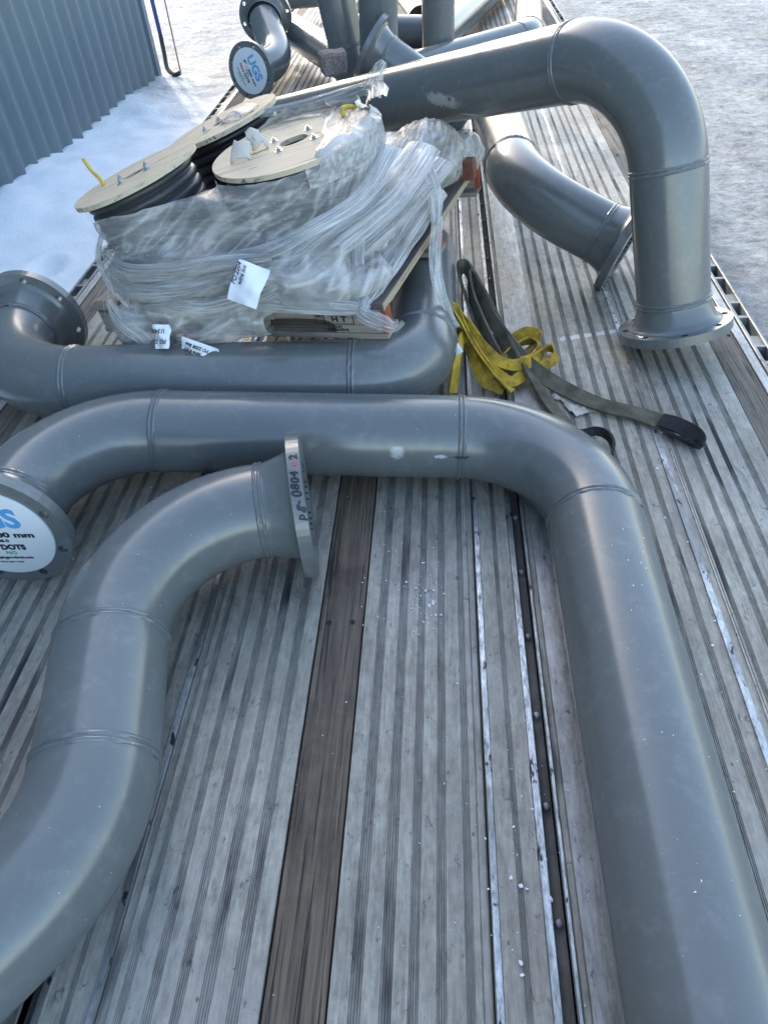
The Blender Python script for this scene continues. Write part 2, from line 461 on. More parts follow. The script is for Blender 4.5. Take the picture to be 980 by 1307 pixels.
# ------------------------------------------------------------------ building
bt = thing('corrugated_building', (wall_x(7), 7, GZ), 'blue grey ribbed metal building standing in a snow bank', 'building')
CLAD = simple('blue_grey_cladding', (0.150, 0.195, 0.225), 0.38, 0.06, 1.5, 0.0, 0.1, 4, 0.003, (4, 4, 0.4))
WH = 8.0
u0, u1 = -14.0, 11.42
ribs = []
y = u0
pitch = 0.268
prof = [(0.0, 0.0), (0.135, 0.0), (0.150, 0.010), (0.186, 0.060), (0.196, 0.066), (0.212, 0.066), (0.222, 0.060), (0.250, 0.006)]
while y < u1 - pitch:
    for (a, h) in prof: ribs.append((y + a, h))
    y += pitch
ribs.append((u1 - 0.05, 0.0))
zs = [GZ - 0.2, GZ + 1.5, GZ + 3.5, GZ + WH]
wv, wf = [], []
for z in zs:
    for (yy, h) in ribs: wv.append((wall_x(yy) + h, yy, z))
n = len(ribs)
for k in range(len(zs) - 1):
    for i in range(n - 1): wf.append((k * n + i, k * n + i + 1, (k + 1) * n + i + 1, (k + 1) * n + i))
from_data('wall_cladding', wv, wf, CLAD, bt)
bm = bmesh.new(); add_box(bm, wall_x(u1) - 0.09, u1, GZ + WH / 2, 0.26, 0.12, WH + .3, bev=0.004); from_bm('corner_trim', bm, CLAD, bt)
bm = bmesh.new(); add_box(bm, wall_x(u1) - 5.2, u1 - 0.01, GZ + WH / 2, 10, 0.06, WH); from_bm('end_wall', bm, CLAD, bt)
bm = bmesh.new(); add_box(bm, wall_x(0) - 4.9, -1.1, GZ + WH + 0.06, 11.2, 26.4, 0.1); from_bm('roof', bm, CLAD, bt)

# hanging cable and its thin wire, past the building corner
def tube_obj(name, pts, r, mat, parent=None, n=8, rad_fn=None):
    P = [V(p) for p in pts]
    st = []
    # Catmull-Rom
    for i in range(len(P) - 1):
        p0 = P[max(i - 1, 0)]; p1 = P[i]; p2 = P[i + 1]; p3 = P[min(i + 2, len(P) - 1)]
        for k in range(8):
            t = k / 8
            st.append(0.5 * ((2 * p1) + (p2 - p0) * t + (2 * p0 - 5 * p1 + 4 * p2 - p3) * t * t + (3 * p1 - p0 - 3 * p2 + p3) * t ** 3))
    st.append(P[-1])
    S = [(st[i], ((st[min(i + 1, len(st) - 1)] - st[max(i - 1, 0)]).normalized())) for i in range(len(st))]
    v, f = sweep(S, circ(r, n), cap=True, rad_fn=rad_fn)
    return from_data(name, v, f, mat, parent, smooth=True)
BLUEC = simple('blue_cable_sheath', (0.02, 0.05, 0.20), 0.5, 0.1)
DARKR = simple('dark_rubber', (0.018, 0.02, 0.024), 0.55, 0.2)
REDC = simple('red_wire', (0.30, 0.16, 0.15), 0.5, 0.1)
ct = thing('hanging_cable', (-3.95, 11.6, GZ), 'thick blue cable hanging beside the building corner down to the snow', 'cable')
tube_obj('cable_sheath', [(-3.98, 11.75, GZ + 7.6), (-3.98, 11.75, GZ + 2), (-3.97, 11.74, GZ + 0.64)], 0.030, BLUEC, ct)
tube_obj('cable_tail', [(-3.97, 11.74, GZ + 0.64), (-3.965, 11.7, GZ + 0.42), (-3.92, 11.55, GZ + 0.27), (-3.80, 11.42, GZ + 0.22), (-3.70, 11.36, GZ + .24)], 0.032, DARKR, ct)
o = tube_obj('hanging_wire', [(-3.83, 11.85, GZ + 7.6), (-3.83, 11.85, GZ + 2), (-3.82, 11.8, GZ + 0.3), (-3.80, 11.74, GZ + 0.02)], 0.011, REDC)
tag(o, 'thin reddish wire hanging beside the thick blue cable', 'wire')

# ------------------------------------------------------------------ trailer deck
XC = -0.232
Y0, Y1 = -1.6, 13.0
tr = thing('flatbed_trailer', (XC, 3, GZ), 'flatbed trailer deck of ribbed aluminium planks with timber boards', 'trailer')
# materials of a plank: 0 aluminium, 1 groove, 2 bright, 3 smooth, 4 lip
PM = [ALU, ALUG, BRIGHT, SMOOTH, TAN, VALLEY]
def plank(segs, side, name='deck_plank'):
    """segs: (kind, u0, u1) outward from the centre line"""
    P = []  # (u, z, material of the segment that starts here)
    for (k, a, b) in segs:
        if k == 'flat': P += [(a, 0, 0), (b, 0, 0)]
        elif k == 'smooth': P += [(a, 0, 3), (b, 0, 3)]
        elif k == 'groove':
            n = 4; w_ = (b - a) / n
            P += [(a, 0, 1), (a + .0010, -0.0030, 5)]
            for i in range(n):
                c0 = a + w_ * i
                if i: P += [(c0 - w_ * .14, -0.0030, 5)]
                P += [(c0 + w_ * .24, -0.0030, 1), (c0 + w_ * .34, -0.0007, 1), (c0 + w_ * .66, -0.0007, 1), (c0 + w_ * .76, -0.0030, 5)]
            P += [(b - .0010, -0.0030, 1), (b, 0, 0)]
        elif k == 'recess': P += [(a, 0, 4), (a + .003, -0.007, 1), (b - .002, -0.007, 1), (b, 0, 0)]
        elif k == 'bright': P += [(a, 0, 2), (a + .002, 0.004, 2), (b - .002, 0.004, 2), (b, 0, 0)]
        elif k == 'lip': P += [(a, 0, 4), (a + .001, 0.003, 4), (b - .001, 0.003, 4), (b, 0, 0)]
    a, b = P[0][0], P[-1][0]
    Q = [P[0]]
    for p in P[1:]:
        if abs(p[0] - Q[-1][0]) < 1e-6 and abs(p[1] - Q[-1][1]) < 1e-6: Q[-1] = p
        else: Q.append(p)
    Q = [(a, -0.035, 0)] + Q + [(b, -0.035, 0)]
    ys_ = [Y0, 0.5, 2.5, 5.5, Y1]
    v, f, mi = [], [], []
    for yy in ys_:
        for (u, z, m) in Q: v.append((XC + side * u, yy, z))
    n = len(Q)
    for j in range(len(ys_) - 1):
        for i in range(n - 1):
            q = (j * n + i, j * n + i + 1, (j + 1) * n + i + 1, (j + 1) * n + i)
            f.append(q if side > 0 else q[::-1]); mi.append(Q[i][2])
    return from_data(name, v, f, PM, tr, midx=mi)
def alternate(a, b, grooves):
    out, c = [], a
    for (g0, g1) in grooves:
        out.append(('flat', c, g0)); out.append(('groove', g0, g1)); c = g1
    out.append(('flat', c, b)); return out
p1 = alternate(0.053, 0.290, [(.084, .103), (.131, .150), (.175, .191), (.219, .235), (.265, .279)]) + [('recess', .290, .306)]
p2 = [('bright', .3085, .323)] + alternate(.323, .393, [(.354, .365)]) + [('bright', .393, .409)]
p3 = [('bright', .430, .439), ('recess', .439, .453), ('smooth', .453, .548)] + alternate(.548, .828, [(.566, .580), (.608, .623), (.652, .668), (.700, .716), (.742, .757), (.788, .803)]) + [('bright', .828, .846), ('flat', .846, .860), ('lip', .860, .866)]
p4 = alternate(.868, 1.1135, [(.872, .884), (.916, .931), (.954, .968), (.996, 1.010), (1.048, 1.066)])
for s in (1, -1):
    for p in (p1, p2, p3, p4): plank(p, s)
# track between the planks with its bolt heads
bolt_bm = bmesh.new()
for s in (1, -1):
    v = [(XC + s * .409, yy, z) for yy in (Y0, Y1) for z in (0.0, -.022)] + [(XC + s * .430, yy, z) for yy in (Y0, Y1) for z in (-.022, 0.0)]
    tk = from_data('tie_down_track', [v[0], v[1], v[4], v[5], v[2], v[3], v[6], v[7]], [(0, 4, 5, 1), (1, 5, 6, 2), (2, 6, 7, 3)], CHAN, tr)
    me = None
    yy = 0.19
    while yy < 9.6:
        prof_ = [(0.0075, -.022), (0.0075, -.015), (0.006, -.0125), (0.003, -.0115), (0.0002, -.0112)]
        v, f = lathe(prof_, V((XC + s * .4195, yy + random.uniform(-.004, .004), 0)), V((0, 0, 1)), 10)
        b = from_data('track_bolt', v, f, RAIL, tk, smooth=True)
        yy += 0.1905
# timber boards with screw holes
def timber(u, w_, mat, name='timber_board'):
    hs = []
    bm = bmesh.new()
    add_box(bm, XC + u, (Y0 + Y1) / 2, -0.0215, w_, Y1 - Y0, 0.036, bev=0.0015)
    b = from_bm(name, bm, mat, tr)
    bm = bmesh.new()
    yy = 0.977
    k = 0
    while yy < 10.5:
        for sx in (-.027, .027):
            cx, cy = XC + u + sx + random.uniform(-.003, .003), yy + random.uniform(-.004, .004)
            v, f = lathe([(0.0062, 0.0), (0.0056, -.0012), (0.0001, -.0014)], V((cx, cy, -0.0020)), V((0, 0, 1)), 10)
            vs = [bm.verts.new(q) for q in v]
            for q in f: bm.faces.new([vs[i] for i in q])
        yy += 0.602
    from_bm('screw_hole', bm, HOLE, b)
timber(0.0, 0.0985, BOARD); timber(1.1615, 0.088, BOARDS); timber(-1.1615, 0.088, BOARDS)
# side rails
for s in (1, -1):
    bm = bmesh.new(); add_box(bm, XC + s * 1.2225, (Y0 + Y1) / 2, -0.05, 0.029, Y1 - Y0, 0.1, bev=.002); from_bm('deck_edge', bm, SMOOTH, tr)
    rail = None
    bm = bmesh.new(); add_box(bm, XC + s * 1.2585, (Y0 + Y1) / 2, -0.06, 0.012, Y1 - Y0, 0.1, bev=.002)
    add_box(bm, XC + s * 1.302, (Y0 + Y1) / 2, -0.055, 0.009, Y1 - Y0, 0.09, bev=.002)
    rail = from_bm('rub_rail', bm, RAIL, tr)
    yy = 0.55; k = 0
    while yy < 11:
        bm = bmesh.new(); add_box(bm, XC + s * 1.281, yy, -0.052, 0.033, 0.012, 0.08); add_box(bm, XC + s * 1.281, yy + (0.045 if k % 2 else .02), -0.03, 0.033, (0.09 if k % 2 else .04) - .014, 0.01); from_bm('stake_pocket', bm, RAIL, rail)
        yy += 0.105 if k % 2 == 0 else 0.19; k += 1
    bm = bmesh.new(); add_box(bm, XC + s * 1.243, (Y0 + Y1) / 2, -0.09, 0.016, Y1 - Y0, 0.02); from_bm('rail_web', bm, CHAN, tr)
# under-structure
bm = bmesh.new()
add_box(bm, XC, (Y0 + Y1) / 2, -0.12, 2.36, Y1 - Y0, 0.14)
for s in (1, -1): add_box(bm, XC + s * .48, (Y0 + Y1) / 2, -0.42, 0.14, Y1 - Y0, 0.46)
from_bm('chassis', bm, CHAN, tr)
TYRE = simple('tyre_rubber', (0.025, 0.025, 0.026), 0.85, 0.2)
for yy in (-0.6, 0.7):
    for s in (1, -1):
        v, f = lathe([(.28, -.13), (.48, -.13), (.51, -.09), (.51, .09), (.48, .13), (.28, .13)], V((XC + s * .95, yy, GZ + .51)), V((1, 0, 0)), 40)
        wv_ = from_data('wheel', v, f, TYRE, tr, smooth=False); sharp(wv_)
        v, f = lathe([(.28, -.12), (.28, .12), (.22, .1), (.14, .03), (.1, .05), (.001, .05)], V((XC + s * .95, yy, GZ + .51)), V((s, 0, 0)), 32)
        sharp(from_data('rim', v, f, RAIL, wv_))

# ------------------------------------------------------------------ pipes
wcount = [0]
def weld(parent, p, d, r, mat=PAINT, wide=1.0):
    wcount[0] += 1
    W = 0.0105 * wide
    prof_ = []
    for i in range(15):
        t = -1 + 2 * i / 14
        hgt = 0.0038 * (max(0, 1 - ((t + .5) / .42) ** 2) ** .7 + 0.9 * max(0, 1 - ((t - .5) / .42) ** 2) ** .7) - 0.0006
        prof_.append((r + hgt, t * W))
    v, f = lathe(prof_, p, d, 72, 0.0030, wcount[0] * 3.7)
    return from_data('weld_seam', v, f, mat, parent, smooth=True)

def flange(parent, centre, n, r=R8, neck=0.102, phase=None, cover=None, mat=PAINT, bend=True):
    """centre: middle of the mating face, n: outward normal of that face."""
    k = r / R8
    n = V(n).normalized()
    Ro, t = 0.1715 * k, 0.0285 * k
    bm = plate_with_holes(Ro, 0.1015 * k, 8, 0.0112 * k, t, PI / 8 if phase is None else phase, 0.149 * k)
    x, y, z = frame(-n)
    M = Matrix.Translation(V(centre)) @ Matrix((x, y, z)).transposed().to_4x4()
    bm.transform(M)
    bmesh.ops.recalc_face_normals(bm, faces=bm.faces[:])
    fo = from_bm('flange', bm, mat, parent)
    # neck that tapers onto the pipe
    pr = [(0.1015 * k, 0), (0.1015 * k, 0.02), (r * .93, neck)]
    out = [(0.142 * k, t - .001), (0.140 * k, t + .003), (0.1325 * k, t + .006), (0.127 * k, t + .012), (0.1225 * k, t + .022), (0.117 * k, t + .04), (0.1125 * k, t + .055), (r, t + .068), (r, neck)]
    v, f = lathe(out, V(centre), -n, 56)
    from_data('flange_neck', v, f, mat, fo, smooth=True)
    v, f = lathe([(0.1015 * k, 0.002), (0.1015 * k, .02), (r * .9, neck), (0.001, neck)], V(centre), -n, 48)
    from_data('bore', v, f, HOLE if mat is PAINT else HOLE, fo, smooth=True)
    return fo, V(centre), n, k

def text_on(parent, s, centre, xdir, ydir, size, mat, dx=0, dy=0, fat=0.0, align='CENTER', ex=0.0003, shear=0, sx=1.0):
    cu = bpy.data.curves.new('lettering', 'FONT'); cu.body = s; cu.size = size; cu.align_x = align; cu.align_y = 'CENTER'
    cu.extrude = ex; cu.offset = fat; cu.shear = shear; cu.resolution_u = 3
    cu.materials.append(mat)
    o = bpy.data.objects.new('lettering', cu); C.objects.link(o)
    x = V(xdir).normalized(); y = V(ydir); y = (y - x * y.dot(x)).normalized(); z = x.cross(y)
    p = V(centre) + x * dx + y * dy
    M = Matrix((x * sx, y, z)).transposed().to_4x4(); M.translation = p
    off = V((0, 0, 0)); q = parent
    while q is not None: off += q.location; q = q.parent
    o.parent = parent
    M.translation = p - off
    o.matrix_local = M
    return o

def cover_disc(parent, centre, n, rot):
    n = V(n).normalized()
    v, f = lathe([(0.001, 0.0065), (0.131, 0.0065), (0.1345, 0.0055), (0.1352, 0.003), (0.1352, 0.0005)], V(centre), n, 72)
    co = from_data('cover_disc', v, f, COVER, parent); sharp(co)
    up_ = V((0, 0, 1)); x0 = up_.cross(n).normalized(); y0 = n.cross(x0)
    q = Quaternion(n, rot)
    x, y = q @ x0, q @ y0
    c0 = V(centre) + n * 0.0069
    text_on(co, 'UGS', c0, x, y, 0.080, INKBLUE, 0, 0.048, 0.0030)
    text_on(co, '8" - 200 mm', c0, x, y, 0.0225, INKB, 0.010, -0.002, 0.0010, sx=1.45)
    text_on(co, '05-08-0', c0, x, y, 0.0125, INKB, 0.0, -0.021, 0.0005, sx=1.2)
    text_on(co, 'Stamp', c0, x, y, 0.023, INKRED, -0.040, -0.043, 0.0010)
    text_on(co, 'DOTS', c0, x, y, 0.023, INKB, 0.024, -0.043, 0.0013)
    text_on(co, 'NG', c0, x, y, 0.015, INKGREEN, 0.012, -0.062, 0.0004, sx=1.2)
    text_on(co, 'www.pipingproducts.com', c0, x, y, 0.0115, INKB, 0.0, -0.078, 0.0004)
    text_on(co, 'reduce pipe waste', c0, x, y, 0.0085, INKB, -.002, -0.093, 0.0001)
    return co

def pipe(parent, pts, radii, r=R8, mat=PAINT, skip=(), ends=(None, None)):
    st, welds = centreline(pts, radii)
    v, f = sweep(st, circ(r, 64))
    # inner wall so that an open end shows thickness
    o = from_data('pipe_wall', v, f, mat, parent, smooth=True)
    for e in (0, 1):
        if ends[e] == 'open':
            p, d = st[0] if e == 0 else st[-1]
            d = -d if e == 0 else d
            v, f = lathe([(r, 0), (r - .008, 0), (r - .008, -.25), (.001, -.25)], p, d, 48)
            sharp(from_data('pipe_rim', v, f, mat, parent))
    for i, (p, d) in enumerate(welds):
        if i not in skip: weld(parent, p, d, r, mat)
    return o, st, welds

# A: the long U-shaped spool in front, with the white cover at its left end
A_mat = paint_mat('grey_paint_long_spool', (0.128, 0.140, 0.141), [
    ((-0.115, 1.383, .163), (.034, .04, .034), (0.45, 0.47, 0.48), 110), ((-.005, 1.381, .149), (.03, .03, .010), (0.55, 0.57, 0.58), 90), ((.045, 1.381, .147), (.045, .03, .009), (0.02, 0.022, 0.025), 80)])
ta = thing('bent_pipe', (0.35, 0.6, 0), 'long grey U shaped pipe with a white UGS cover at its left end', 'pipe', 'grey flanged pipe spools on the trailer')
yA = 1.488
cA = V((0.351, yA, 0.113)); cL = V((-1.035, yA, 0.1715))
pipe(ta, [(-1.035, 1.19, .1715), cL, cA, (0.353, -0.9, .1145)], [.29, .305], mat=A_mat, skip=(0,))
flange(ta, (-1.035, 1.095, .1715), (0, -1, 0), phase=PI / 8)
weld(ta, V((-1.035, 1.193, .1715)), V((0, 1, 0)), R8)
cover_disc(ta, (-1.035, 1.095, .1715), (0, -1, 0), 0.0)
flange(ta, (0.353, -1.0, .1715 - .05), (0, -1, 0))

# B: S-shaped spool at left with the marked flange rim
tb = thing('bent_pipe', (-0.65, 0.8, 0), 'grey S shaped pipe with pg 0804 handwritten on its flange rim', 'pipe', 'grey flanged pipe spools on the trailer')
nB = V((.98, .2, 0)).normalized()
fB = V((-0.312, 1.187, .1715))
cB = fB - nB * 0.416; cB.z = .178
dB = V((.19, -.977, -.07)).normalized()
c2 = cB + dB * 0.69
d3 = V((-.58, -.81, .0)).normalized()
pipe(tb, [fB - nB * .095, cB, c2, c2 + d3 * .9], [.308, .305], skip=(0, 3))
bf, _, _, _ = flange(tb, fB, nB, phase=0.1)
weld(tb, fB - nB * .104, nB, R8)
# handwriting round the rim
ax0 = V((0, 0, 1)); ax1 = nB.cross(ax0).normalized()     # ax1 is horizontal, in the flange plane
if ax1.y > 0: ax1 = -ax1                                 # towards the camera
Rr = 0.1715 + 0.0006
for ch, ang in (('p', 52), ('g', 46), ('-', 41.5), ('0', 36), ('8', 30.8), ('0', 25.6), ('4', 20.4), ('2', 6.0)):
    a = math.radians(ang + 4)
    rad = ax0 * math.cos(a) + ax1 * math.sin(a)
    tan = ax0 * math.sin(a) * 1 - ax1 * math.cos(a) * 1     # along increasing height
    tan = (ax0 * math.sin(a) - ax1 * math.cos(a))
    p = fB - nB * 0.0142 + rad * Rr
    jr = random.uniform(-.22, .22)
    text_on(bf, ch, p, tan * math.cos(jr) - nB * math.sin(jr), -nB * math.cos(jr) - tan * math.sin(jr), 0.0255 * random.uniform(.85, 1.15), MARKER, 0, random.uniform(-.0015, .0015), 0.0009, ex=0.0006, shear=random.uniform(0, .3))
a = math.radians(16); rad = ax0 * math.cos(a) + ax1 * math.sin(a); tan = ax0 * math.sin(a) - ax1 * math.cos(a)
text_on(bf, '-', fB - nB * .0142 + rad * Rr, tan, -nB, 0.03, INKRED, 0, 0, 0.002, ex=.0005)

# C: spool behind A that carries the front of the pallet
tc_ = thing('bent_pipe', (-0.7, 1.7, 0), 'grey pipe lying between the wrapped pallet and the long U shaped pipe', 'pipe', 'grey flanged pipe spools on the trailer')
yC = 1.708
pipe(tc_, [(-1.368, 2.0, .1715), (-1.368, yC, .1715), (-0.066, yC, .168), (-0.06, 2.55, .150)], [.3, .185], skip=(0,))
flange(tc_, (-1.368, 2.105, .1715), (0, 1, 0), phase=PI / 8 + .2)
weld(tc_, V((-1.368, 2.003, .1715)), V((0, -1, 0)), R8)

# D: the big leaning spool that stands on its flange
td = thing('bent_pipe', (0.75, 2.1, 0), 'tall grey pipe standing on its flange, arm sloping down behind the wrapped pallet', 'pipe', 'grey flanged pipe spools on the trailer')
ax = V((-.1476, .3053, .9407)).normalized()
fD = V((.7475, 2.100, .068))
kD = V((.600, 2.305, .824))
dDa = V((-.6558, .7092, -.2589)).normalized()
D_mat = paint_mat('grey_paint_tall_spool', (0.128, 0.140, 0.141), [((.0, 2.79, .592), (.15, .15, .045), (0.42, 0.43, 0.44), 34), ((.03, 2.775, .602), (.02, .03, .014), (0.03, 0.033, 0.036), 60), ((.10, 2.75, .555), (.07, .07, .008), (0.50, 0.51, 0.52), 50)])
axD = (kD - fD).normalized()
pipe(td, [fD + axD * .09, kD, kD + dDa * 2.62], [.325], mat=D_mat, ends=(None, 'open'))
flange(td, fD, -axD, phase=PI / 8 + .5, mat=D_mat)
weld(td, fD + axD * .104, axD, R8, D_mat)

# E: short bend under D's arm
te = thing('bent_pipe', (0.4, 2.8, 0), 'grey bent pipe under the arch of the tall pipe, flange tipped onto the deck', 'pipe', 'grey flanged pipe spools on the trailer')
e1 = V((.285, 3.184, .292)); e1d = V((-.048, .9989, .02)).normalized()
eC = V((.288, 2.765, .290)); e2d = V((.8399, -.4367, -.3224)).normalized()
pipe(te, [e1 + e1d * 1.3, eC, eC + e2d * .36], [.40], skip=(1,), ends=('open', None))
flange(te, eC + e2d * .455, e2d, phase=.3)
weld(te, eC + e2d * .352, e2d, R8)

# F: small spool at the far left rail with the second white cover
tf = thing('bent_pipe', (-1.33, 5.4, 0), 'short grey elbow pipe by the rail with a round white UGS cover', 'pipe', 'grey flanged pipe spools on the trailer')
nF = V((-.40, -.91, .05)).normalized(); fF = V((-1.27, 5.38, .1715))
cF = fF - nF * .36
f1c = V((-1.285, 6.24, .34)); f1n = V((-.02, .95, .16)).normalized()
pF = f1c - f1n * .1
pipe(tf, [fF - nF * .095, cF, pF], [.40], skip=(0, 1))
flange(tf, fF, nF, phase=.35); weld(tf, fF - nF * .104, nF, R8)
cover_disc(tf, fF, nF, math.radians(-66))
flange(tf, f1c, f1n, r=R8 * 1.12, neck=.09, phase=.2)

# G: straight sunlit pipe behind F
tg = thing('straight_pipe', (-.9, 6.1, 0), 'straight grey pipe slanting across the deck behind the short covered elbow', 'pipe', 'grey flanged pipe spools on the trailer')
g0 = V((-1.16, 6.50, .20)); g1 = V((-.60, 5.36, .17))
pipe(tg, [g0, g1], [], ends=('open', 'open'))

# standing pipes at the back
def standing(base, d, hgt, label, r=R8, weld_h=(), fl=True):
    t = thing('standing_pipe', (base[0], base[1], 0), label, 'pipe', 'grey pipes standing on end behind')
    d = V(d).normalized(); b = V(base)
    pipe(t, [b + d * .09, b + d * hgt], [], r=r, ends=(None, 'open'))
    if fl: flange(t, b, -d, r=r, phase=.4); weld(t, b + d * .104, d, r)
    for h in weld_h: weld(t, b + d * h, d, r)
    return t
standing((-.378, 4.835, .0), (.05, -.06, 1), 1.25, 'upright grey pipe with a weld ring, standing in front of the leaning upright', weld_h=(.36,))
standing((-.52, 5.02, .03), (-.17, .05, 1), 1.2, 'leaning upright grey pipe partly hidden behind another upright', weld_h=(.33,))
standing((-.02, 5.75, .0), (0, -.04, 1), 1.1, 'upright grey pipe rightmost of the three uprights at the top of the deck', weld_h=(.47,))

# R: bend behind the arm of D, and S: flanged stub whose rim stands tilted before the uprights
tR = thing('bent_pipe', (.1, 5.4, 0), 'grey bent pipe lying behind the arm of the tall pipe, bend at its right', 'pipe', 'grey flanged pipe spools on the trailer')
pipe(tR, [(-.25, 5.27, .13), (.628, 6.115, .13), (.80, 8.1, .13)], [.305], ends=('open', 'open'))
tS = thing('flanged_stub', (-.2, 4.4, 0), 'short grey pipe stub with its tilted flange edge-on against the uprights', 'pipe', 'grey flanged pipe spools on the trailer')
sC = V((-.392, 4.60, .425)); dS = V((.80, -.20, -.50)).normalized()
pipe(tS, [sC + dS * .09, sC + dS * .66], [], ends=(None, 'open'))
flange(tS, sC, -dS, phase=.3); weld(tS, sC + dS * .104, dS, R8)
tQ = thing('straight_pipe', (.2, 6.9, 0), 'pale lit straight grey pipe lying diagonally beyond the rightmost upright', 'pipe', 'grey flanged pipe spools on the trailer')
pipe(tQ, [(-.02, 6.25, .13), (.62, 8.7, .13)], [], ends=('open', 'open'))
tU = thing('straight_pipe', (-.3, 6.6, 0), 'dark straight grey pipe lying crosswise between the uprights', 'pipe', 'grey flanged pipe spools on the trailer')
pipe(tU, [(-.75, 6.75, .13), (.02, 6.45, .13)], [], ends=('open', 'open'))
tT = thing('straight_pipe', (-.3, 7.6, 0), 'straight grey pipe lying lengthwise beyond the crosswise dark pipe', 'pipe', 'grey flanged pipe spools on the trailer')
pipe(tT, [(-.17, 7.0, .12), (-.62, 9.6, .12)], [], ends=('open', 'open'))
tH = thing('bent_pipe', (-1.2, 8.6, 0), 'dark grey pipe with a bend crossing the deck at the far top left', 'pipe', 'grey flanged pipe spools on the trailer')
pipe(tH, [(-1.75, 8.1, .2), (-1.0, 8.1, .2), (-.8, 9.6, .16)], [.305], ends=('open', 'open'))

# ------------------------------------------------------------------ pallet with reels under film
PM_ = Matrix(((.959882901, .263274764, -.0964946325, -.145), (-.261968042, .964720883, .0261985427, 1.734), (.0999878022, .000130976735, .994988654, .28), (0, 0, 0, 1)))
def to_world(p): return PM_ @ V(p)
pal = thing('wooden_pallet', (0, 0, 0), 'worn wooden pallet with stamped stringer, tilted on the grey pipe under the wrapped reels', 'pallet')
pal.matrix_world = PM_
PW, PD = 0.97, 1.12
def stringer(yc_, name='stringer'):
    w_, h = .036, .088
    pts = [(-PW, .016)]
    def notch(xc_):
        r = []
        for k in range(9):
            t = PI - PI * k / 8
            r.append((xc_ + .115 * math.copysign(abs(math.cos(t)) ** .5, math.cos(t)), .016 + .040 * abs(math.sin(t)) ** .6))
        return r
    pts += notch(-.70) + notch(-.27)
    pts += [(0, .016), (0, h), (-PW, h)]
    bm = bmesh.new()
    f1 = bm.faces.new([bm.verts.new((x, yc_ - w_ / 2, z)) for x, z in pts])
    r = bmesh.ops.extrude_face_region(bm, geom=[f1])
    bmesh.ops.translate(bm, vec=(0, w_, 0), verts=[e for e in r['geom'] if isinstance(e, bmesh.types.BMVert)])
    bmesh.ops.recalc_face_normals(bm, faces=bm.faces[:])
    o = from_bm(name, bm, PALX, pal, world=False)
    for xa, m in ((-.006, ORANGE),):
        bm = bmesh.new(); add_box(bm, xa, yc_ - .0005, .052, .014, w_ + .004, .074); from_bm('painted_end', bm, m, o, world=False)
    return o
s0 = stringer(.02); stringer(.56); stringer(1.10)
xb = -PW + .05
nb = 8
for i in range(nb):
    x = -PW + .05 + (PW - .1) * i / (nb - 1)
    bm = bmesh.new()
    if i < nb - 1:
        add_box(bm, x, PD / 2, .097, .088, PD + random.uniform(-.01, .01), .0165, bev=.0015); from_bm('deck_board', bm, PALW, pal, world=False)
    else:
        add_box(bm, x, PD / 2, .097, .096, PD + .01, .0165, bev=.0015); o = from_bm('deck_board', bm, PALD, pal, world=False)
        bm = bmesh.new(); add_box(bm, x + .049, PD / 2, .095, .004, PD + .008, .020); from_bm('cut_edge', bm, EDGE, o, world=False)
for y_ in (.04, .56, 1.08):
    bm = bmesh.new(); add_box(bm, -PW / 2, y_, .0075, PW, .088, .0155, bev=.001)
    from_bm('bottom_board', bm, PALX, pal, world=False)
# inner light box side and brown corner block seen past the film
# stamp on the front stringer
def loc_text(parent, s, p, size, mat, fat=.0004, rot=None, sx=1.0):
    cu = bpy.data.curves.new('lettering', 'FONT'); cu.body = s; cu.size = size; cu.align_x = 'CENTER'; cu.align_y = 'CENTER'; cu.extrude = .0003; cu.offset = fat; cu.resolution_u = 2
    cu.materials.append(mat)
    o = bpy.data.objects.new('lettering', cu); C.objects.link(o); o.parent = parent
    M = Matrix(((sx, 0, 0), (0, 0, -1), (0, 1, 0))).to_4x4(); M.translation = V(p)
    o.matrix_local = M
    return o
yf = .0012
for (x0, x1, z0, z1) in ((-.215, -.098, .040, .083), (-.188, -.187, .040, .083)):
    bm = bmesh.new()
    for (a, b, c_, d_) in ((x0, x1, z0, z0 + .002), (x0, x1, z1 - .002, z1), (x0, x0 + .002, z0, z1), (x1 - .002, x1, z0, z1)):
        add_box(bm, (a + b) / 2, yf + .0005, (c_ + d_) / 2, max(b - a, .002), .001, d_ - c_)
    from_bm('stamp_box', bm, INKB, s0, world=False)
loc_text(s0, 'IPPC', (-.1995, yf, .062), .013, INKB, .0004, sx=.8)
loc_text(s0, 'T-004', (-.142, yf, .076), .014, INKB, .0005, sx=1.1)
loc_text(s0, 'H T', (-.142, yf, .055), .024, INKB, .0008, sx=1.2)
loc_text(s0, 'KLN', (-.150, yf, .033), .011, INKB, .0005, sx=1.2)
loc_text(s0, 'CANADA', (-.150, yf, .023), .011, INKB, .0005, sx=1.4)

CABLE = simple('black_cable_jacket', (0.016, 0.017, 0.02), 0.38, 0.25, 12, bstr=.1)
BOLT = simple('zinc_bolt', (0.45, 0.48, 0.48), 0.35, 0.2, 20, metallic=.8)
YELL = simple('yellow_cable', (0.62, 0.42, 0.03), 0.45, 0.2, 20)

